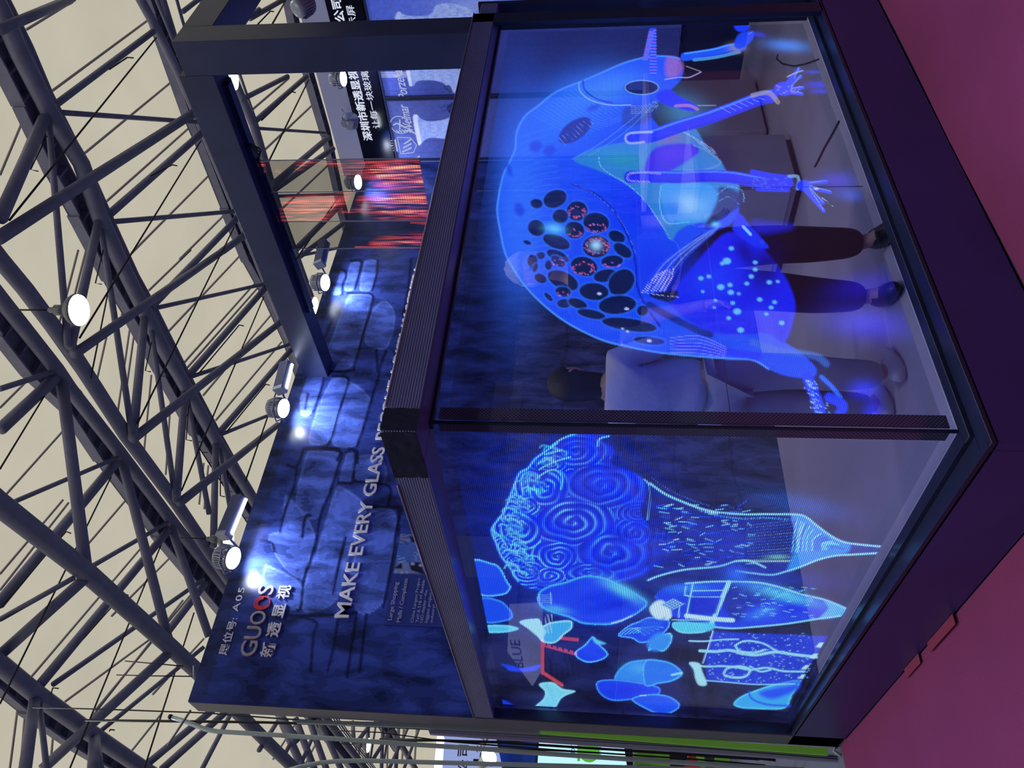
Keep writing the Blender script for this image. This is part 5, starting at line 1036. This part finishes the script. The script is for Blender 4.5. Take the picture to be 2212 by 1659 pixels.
# ------------------------------------------------------------------ people
SKINM = mat('skin', (196, 150, 128), .5, 0, .06, 12)
def skinmesh(name, V_, E_, R_, m, parent, levels=2, root=0):
    me = bpy.data.meshes.new(name); me.from_pydata([tuple(v) for v in V_], E_, []); ob = bpy.data.objects.new(name+'_tmp', me); COL.objects.link(ob)
    sk = ob.modifiers.new('s', 'SKIN'); sk.use_smooth_shade = True
    sv = me.skin_vertices[0].data
    for i, r in enumerate(R_):
        sv[i].radius = (r if isinstance(r, tuple) else (r, r)); sv[i].use_root = (i == root)
    sb = ob.modifiers.new('d', 'SUBSURF'); sb.levels = levels; sb.render_levels = levels
    bpy.context.view_layer.update(); dg = bpy.context.evaluated_depsgraph_get(); out = bpy.data.meshes.new_from_object(ob.evaluated_get(dg)); out.materials.clear()
    bpy.data.objects.remove(ob); out.name = name
    for p_ in out.polygons: p_.use_smooth = True
    return link(name, out, m, parent)
def person(loc, height, yaw, lb, shirt, trousers, hairm, shoes, arms, hair='long', stance=.1):
    """arms: (elbow, wrist) for left then right in the body frame (x right, y forward, z up), in units of height"""
    t = empty('person', loc, lb, 'person'); H = height; c, s = math.cos(yaw), math.sin(yaw)
    def w(x, y, z): return Vector((loc[0]+(x*c-y*s)*H, loc[1]+(x*s+y*c)*H, loc[2]+z*H))
    # body: pelvis, spine, neck, head base, arms, legs, feet
    J = dict(pel=(0, 0, .53), sp1=(0, .005, .60), sp2=(0, .0, .68), ch=(0, -.005, .76), nb=(0, -.005, .835), nk=(0, .003, .865), hd=(0, .012, .90))
    V_, E_, R_ = [], [], []
    idx = {}
    def add(k, pt, r, par=None):
        idx[k] = len(V_); V_.append(w(*pt)); R_.append(r*H if not isinstance(r, tuple) else (r[0]*H, r[1]*H))
        if par: E_.append((idx[par], idx[k]))
    add('pel', J['pel'], .072); add('sp1', J['sp1'], .066, 'pel'); add('sp2', J['sp2'], .068, 'sp1'); add('ch', J['ch'], .074, 'sp2'); add('nb', J['nb'], .040, 'ch'); add('nk', J['nk'], .031, 'nb'); add('hd', J['hd'], .036, 'nk')
    sets = {}
    for sd, (el, wr) in zip((-1, 1), arms):
        add('sh%d' % sd, (sd*.105, -.005, .80), .036, 'ch'); add('el%d' % sd, el, .024, 'sh%d' % sd); add('wr%d' % sd, wr, .0155, 'el%d' % sd)
        d = (Vector(wr)-Vector(el)).normalized(); pm_ = Vector(wr)+d*.03; add('pm%d' % sd, tuple(pm_), .0165, 'wr%d' % sd)
    for sd in (-1, 1):
        add('hp%d' % sd, (sd*.052, 0, .50), .056, 'pel'); add('kn%d' % sd, (sd*(.05+stance*.3), .012, .285), .035, 'hp%d' % sd); add('ca%d' % sd, (sd*(.05+stance*.4), -.008, .20), .031, 'kn%d' % sd); add('an%d' % sd, (sd*(.05+stance*.5), -.005, .052), .021, 'ca%d' % sd); add('ft%d' % sd, (sd*(.055+stance*.5), .055, .03), .018, 'an%d' % sd)
    skinmesh('body', V_, E_, R_, SKINM, t)
    # head with face
    bm = bmesh.new(); bmesh.ops.create_uvsphere(bm, u_segments=28, v_segments=20, radius=1)
    hc = (0, .014, .935)
    for v in bm.verts:
        x, y, z = v.co
        k = 1-.22*max(0, -z)**1.5
        x2, y2, z2 = x*.043*k, y*.056*k, z*.066
        if z < -.3 and y > 0: y2 *= 1.02
        if y > 0:   # brow, eye sockets, nose, lips, chin
            y2 += .010*math.exp(-((x/.14)**2+((z+.18)/.2)**2))*(1 if z > -.42 else .4)
            y2 -= .004*math.exp(-(((abs(x)-.38)/.2)**2+((z-.02)/.13)**2))
            y2 += .003*math.exp(-((x/.3)**2+((z+.52)/.07)**2)); y2 += .004*math.exp(-((x/.3)**2+((z+.85)/.2)**2))
        v.co = w(hc[0]+x2, hc[1]+y2, hc[2]+z2)
    from_bm('head', bm, SKINM, t, True)
    for sd in (-1, 1):
        bm = bmesh.new(); bmesh.ops.create_uvsphere(bm, u_segments=10, v_segments=8, radius=1)
        for v in bm.verts: v.co = w(hc[0]+sd*.044+v.co.x*.005, hc[1]-.004+v.co.y*.011, hc[2]-.004+v.co.z*.017)
        from_bm('ear', bm, SKINM, t, True)
        bm = bmesh.new(); bmesh.ops.create_uvsphere(bm, u_segments=8, v_segments=6, radius=1)
        for v in bm.verts: v.co = w(hc[0]+sd*.017+v.co.x*.006, hc[1]+.048+v.co.y*.004, hc[2]+.002+v.co.z*.0035)
        from_bm('eye', bm, mat('dark eye', (30, 24, 24), .2), t, True)
    # fingers: five short chains rooted in the palm
    for sd, (el, wr) in zip((-1, 1), arms):
        d = (Vector(wr)-Vector(el)).normalized(); a = Vector((0, 0, 1)) if abs(d.z) < .8 else Vector((0, 1, 0)); u = (a-d*a.dot(d)).normalized(); q = d.cross(u)
        base = Vector(wr)+d*.03; Vf, Ef, Rf = [w(*(Vector(wr)+d*.005))], [], [.0135*H]; Vf.append(w(*(base+d*.012))); Ef.append((0, 1)); Rf.append(.016*H)
        for f, (off, L) in enumerate(((-.017, .036), (-.006, .044), (.006, .041), (.017, .033))):
            b0 = base+u*off+d*.018; i0 = len(Vf); Vf += [w(*b0), w(*(b0+d*L*.55+q*.004*sd)), w(*(b0+d*L*.85+q*.016*sd))]; Ef += [(1, i0), (i0, i0+1), (i0+1, i0+2)]; Rf += [.0058*H, .0052*H, .0042*H]
        b0 = Vector(wr)+u*(-.018)+d*.012; i0 = len(Vf); Vf += [w(*b0), w(*(b0-u*.014+d*.016)), w(*(b0-u*.016+d*.036))]; Ef += [(0, i0), (i0, i0+1), (i0+1, i0+2)]; Rf += [.0075*H, .0065*H, .005*H]
        skinmesh('hand', Vf, Ef, Rf, SKINM, t, 1)
    # clothes follow the same joints, a little wider
    def cloth(name, chain, m, grow):
        keys = []
        for ch in chain:
            for k in ch:
                if k not in keys: keys.append(k)
        Vc = [V_[idx[k]].copy() if isinstance(k, str) else k for k in keys]; Rc = [R_[idx[k]]*grow.get(k, 1.22) for k in keys]; Ec = [(keys.index(a), keys.index(b)) for ch in chain for a, b in zip(ch[:-1], ch[1:])]
        return skinmesh(name, Vc, Ec, Rc, m, t)
    cloth('shirt', [['pel', 'sp1', 'sp2', 'ch', 'nb'], ['ch', 'sh-1', 'el-1'], ['ch', 'sh1', 'el1']], shirt, {'pel': 1.28, 'sp1': 1.3, 'sp2': 1.25, 'ch': 1.14, 'nb': 1.0, 'el-1': 1.5, 'el1': 1.5, 'sh-1': 1.3, 'sh1': 1.3})
    cloth('trousers', [['pel', 'hp-1', 'kn-1', 'ca-1', 'an-1'], ['pel', 'hp1', 'kn1', 'ca1', 'an1']], trousers, {'pel': 1.12, 'an-1': 1.9, 'an1': 1.9, 'kn-1': 1.55, 'kn1': 1.55, 'ca-1': 1.7, 'ca1': 1.7, 'hp-1': 1.2, 'hp1': 1.2})
    for sd in (-1, 1):
        bm = bmesh.new(); bmesh.ops.create_uvsphere(bm, u_segments=14, v_segments=8, radius=1)
        for v in bm.verts: v.co = w(sd*(.055+stance*.5)+v.co.x*.027, .035+v.co.y*.078, .022+max(v.co.z, -.75)*.029*(1.25 if v.co.y < 0 else .9))
        from_bm('shoe', bm, shoes, t, True)
    bm = bmesh.new(); bmesh.ops.create_uvsphere(bm, u_segments=26, v_segments=18, radius=1)
    for v in bm.verts:
        x, y, z = v.co; f = 1+.035*math.sin(x*17)*math.sin(z*13+y*9)
        if hair == 'short': keep = (z > .28) or (y < -.1 and z > -.5); yy = y
        else: keep = z > .32 or y < .12; yy = y
        k = f*(1.1 if keep else .9); zz = z
        if hair == 'long' and z < 0 and y < .1: zz = z*2.0
        v.co = w(hc[0]+x*.045*k, hc[1]-.004+yy*.058*k, hc[2]+.006+zz*.064*k)
    from_bm('hair', bm, hairm, t, True)
    return t
HB = mat('black hair', (24, 20, 24), .45, 0, .3, 60, .4, 200); HG = mat('grey hair', (170, 168, 172), .6, 0, .3, 60, .4, 200)
WS = mat('white cotton shirt', (206, 204, 212), .8, 0, .06, 10, .3, 30); WT = mat('pale trousers', (170, 168, 182), .8, 0, .06, 8, .3, 20)
DKS = mat('dark suit cloth', (24, 24, 34), .8, 0, .1, 20); SHW = mat('white sneaker', (200, 198, 206), .6)
q = at(1940, 842, 'z', .10)
pa = person((q.x, q.y, .10), 1.58, math.radians(-78), 'person in white shirt and pale trousers holding a phone behind the corner glass', WS, WT, HB, SHW,
       (((-.12, .05, .66), (-.03, .17, .735)), ((.12, .05, .66), (.03, .17, .735))), 'long', .02)
ph = Vector((q.x, q.y, .10)); c_, s_ = math.cos(math.radians(-78)), math.sin(math.radians(-78)); f_ = 1.58
def bw_(x, y, z): return Vector((q.x+(x*c_-y*s_)*f_, q.y+(x*s_+y*c_)*f_, .10+z*f_))
bm = bmesh.new(); C0 = bw_(0, .222, .765); ux = Vector((c_, s_, 0)); fy = Vector((-s_, c_, 0))
for v in add_box(bm, (-.075, -.004, -.038), (.075, .004, .038)): v.co = C0+ux*v.co.x+fy*v.co.y+Vector((0, 0, v.co.z))
ph_ = tag(from_bm('phone', bm, mat('silver phone', (170, 176, 196), .2, .4)), 'silver phone held up by the person in the white shirt', 'phone')
q2 = at(1300, 582, 'x', at(1300, 582, 'y', .62).x); 
pb = person((q2.x, q2.y, .10), 1.80, math.radians(150), 'grey-haired person in dark suit standing behind the creature picture', DKS, DKS, HG, mat('black shoe', (20, 20, 24), .4),
       (((-.13, .0, .63), (-.12, .06, .50)), ((.13, .0, .63), (.12, .06, .50))), 'short', .05)
q3 = at(1350, -28, 'z', 1.2); dd = Vector(CAM)
q3 = dd+(q3-dd)*(6.0/ (q3-dd).length) if False else at(1350, -38, 'y', .9)
pc = person((q3.x, q3.y, 0.10 if q3.x < XR else .0), 1.66, math.radians(100), 'person in white jacket at the upper edge of the photo, beyond the end post', WS, DKS, HB, SHW,
       (((-.13, .03, .64), (-.11, .12, .56)), ((.13, .03, .64), (.11, .12, .56))), 'short')
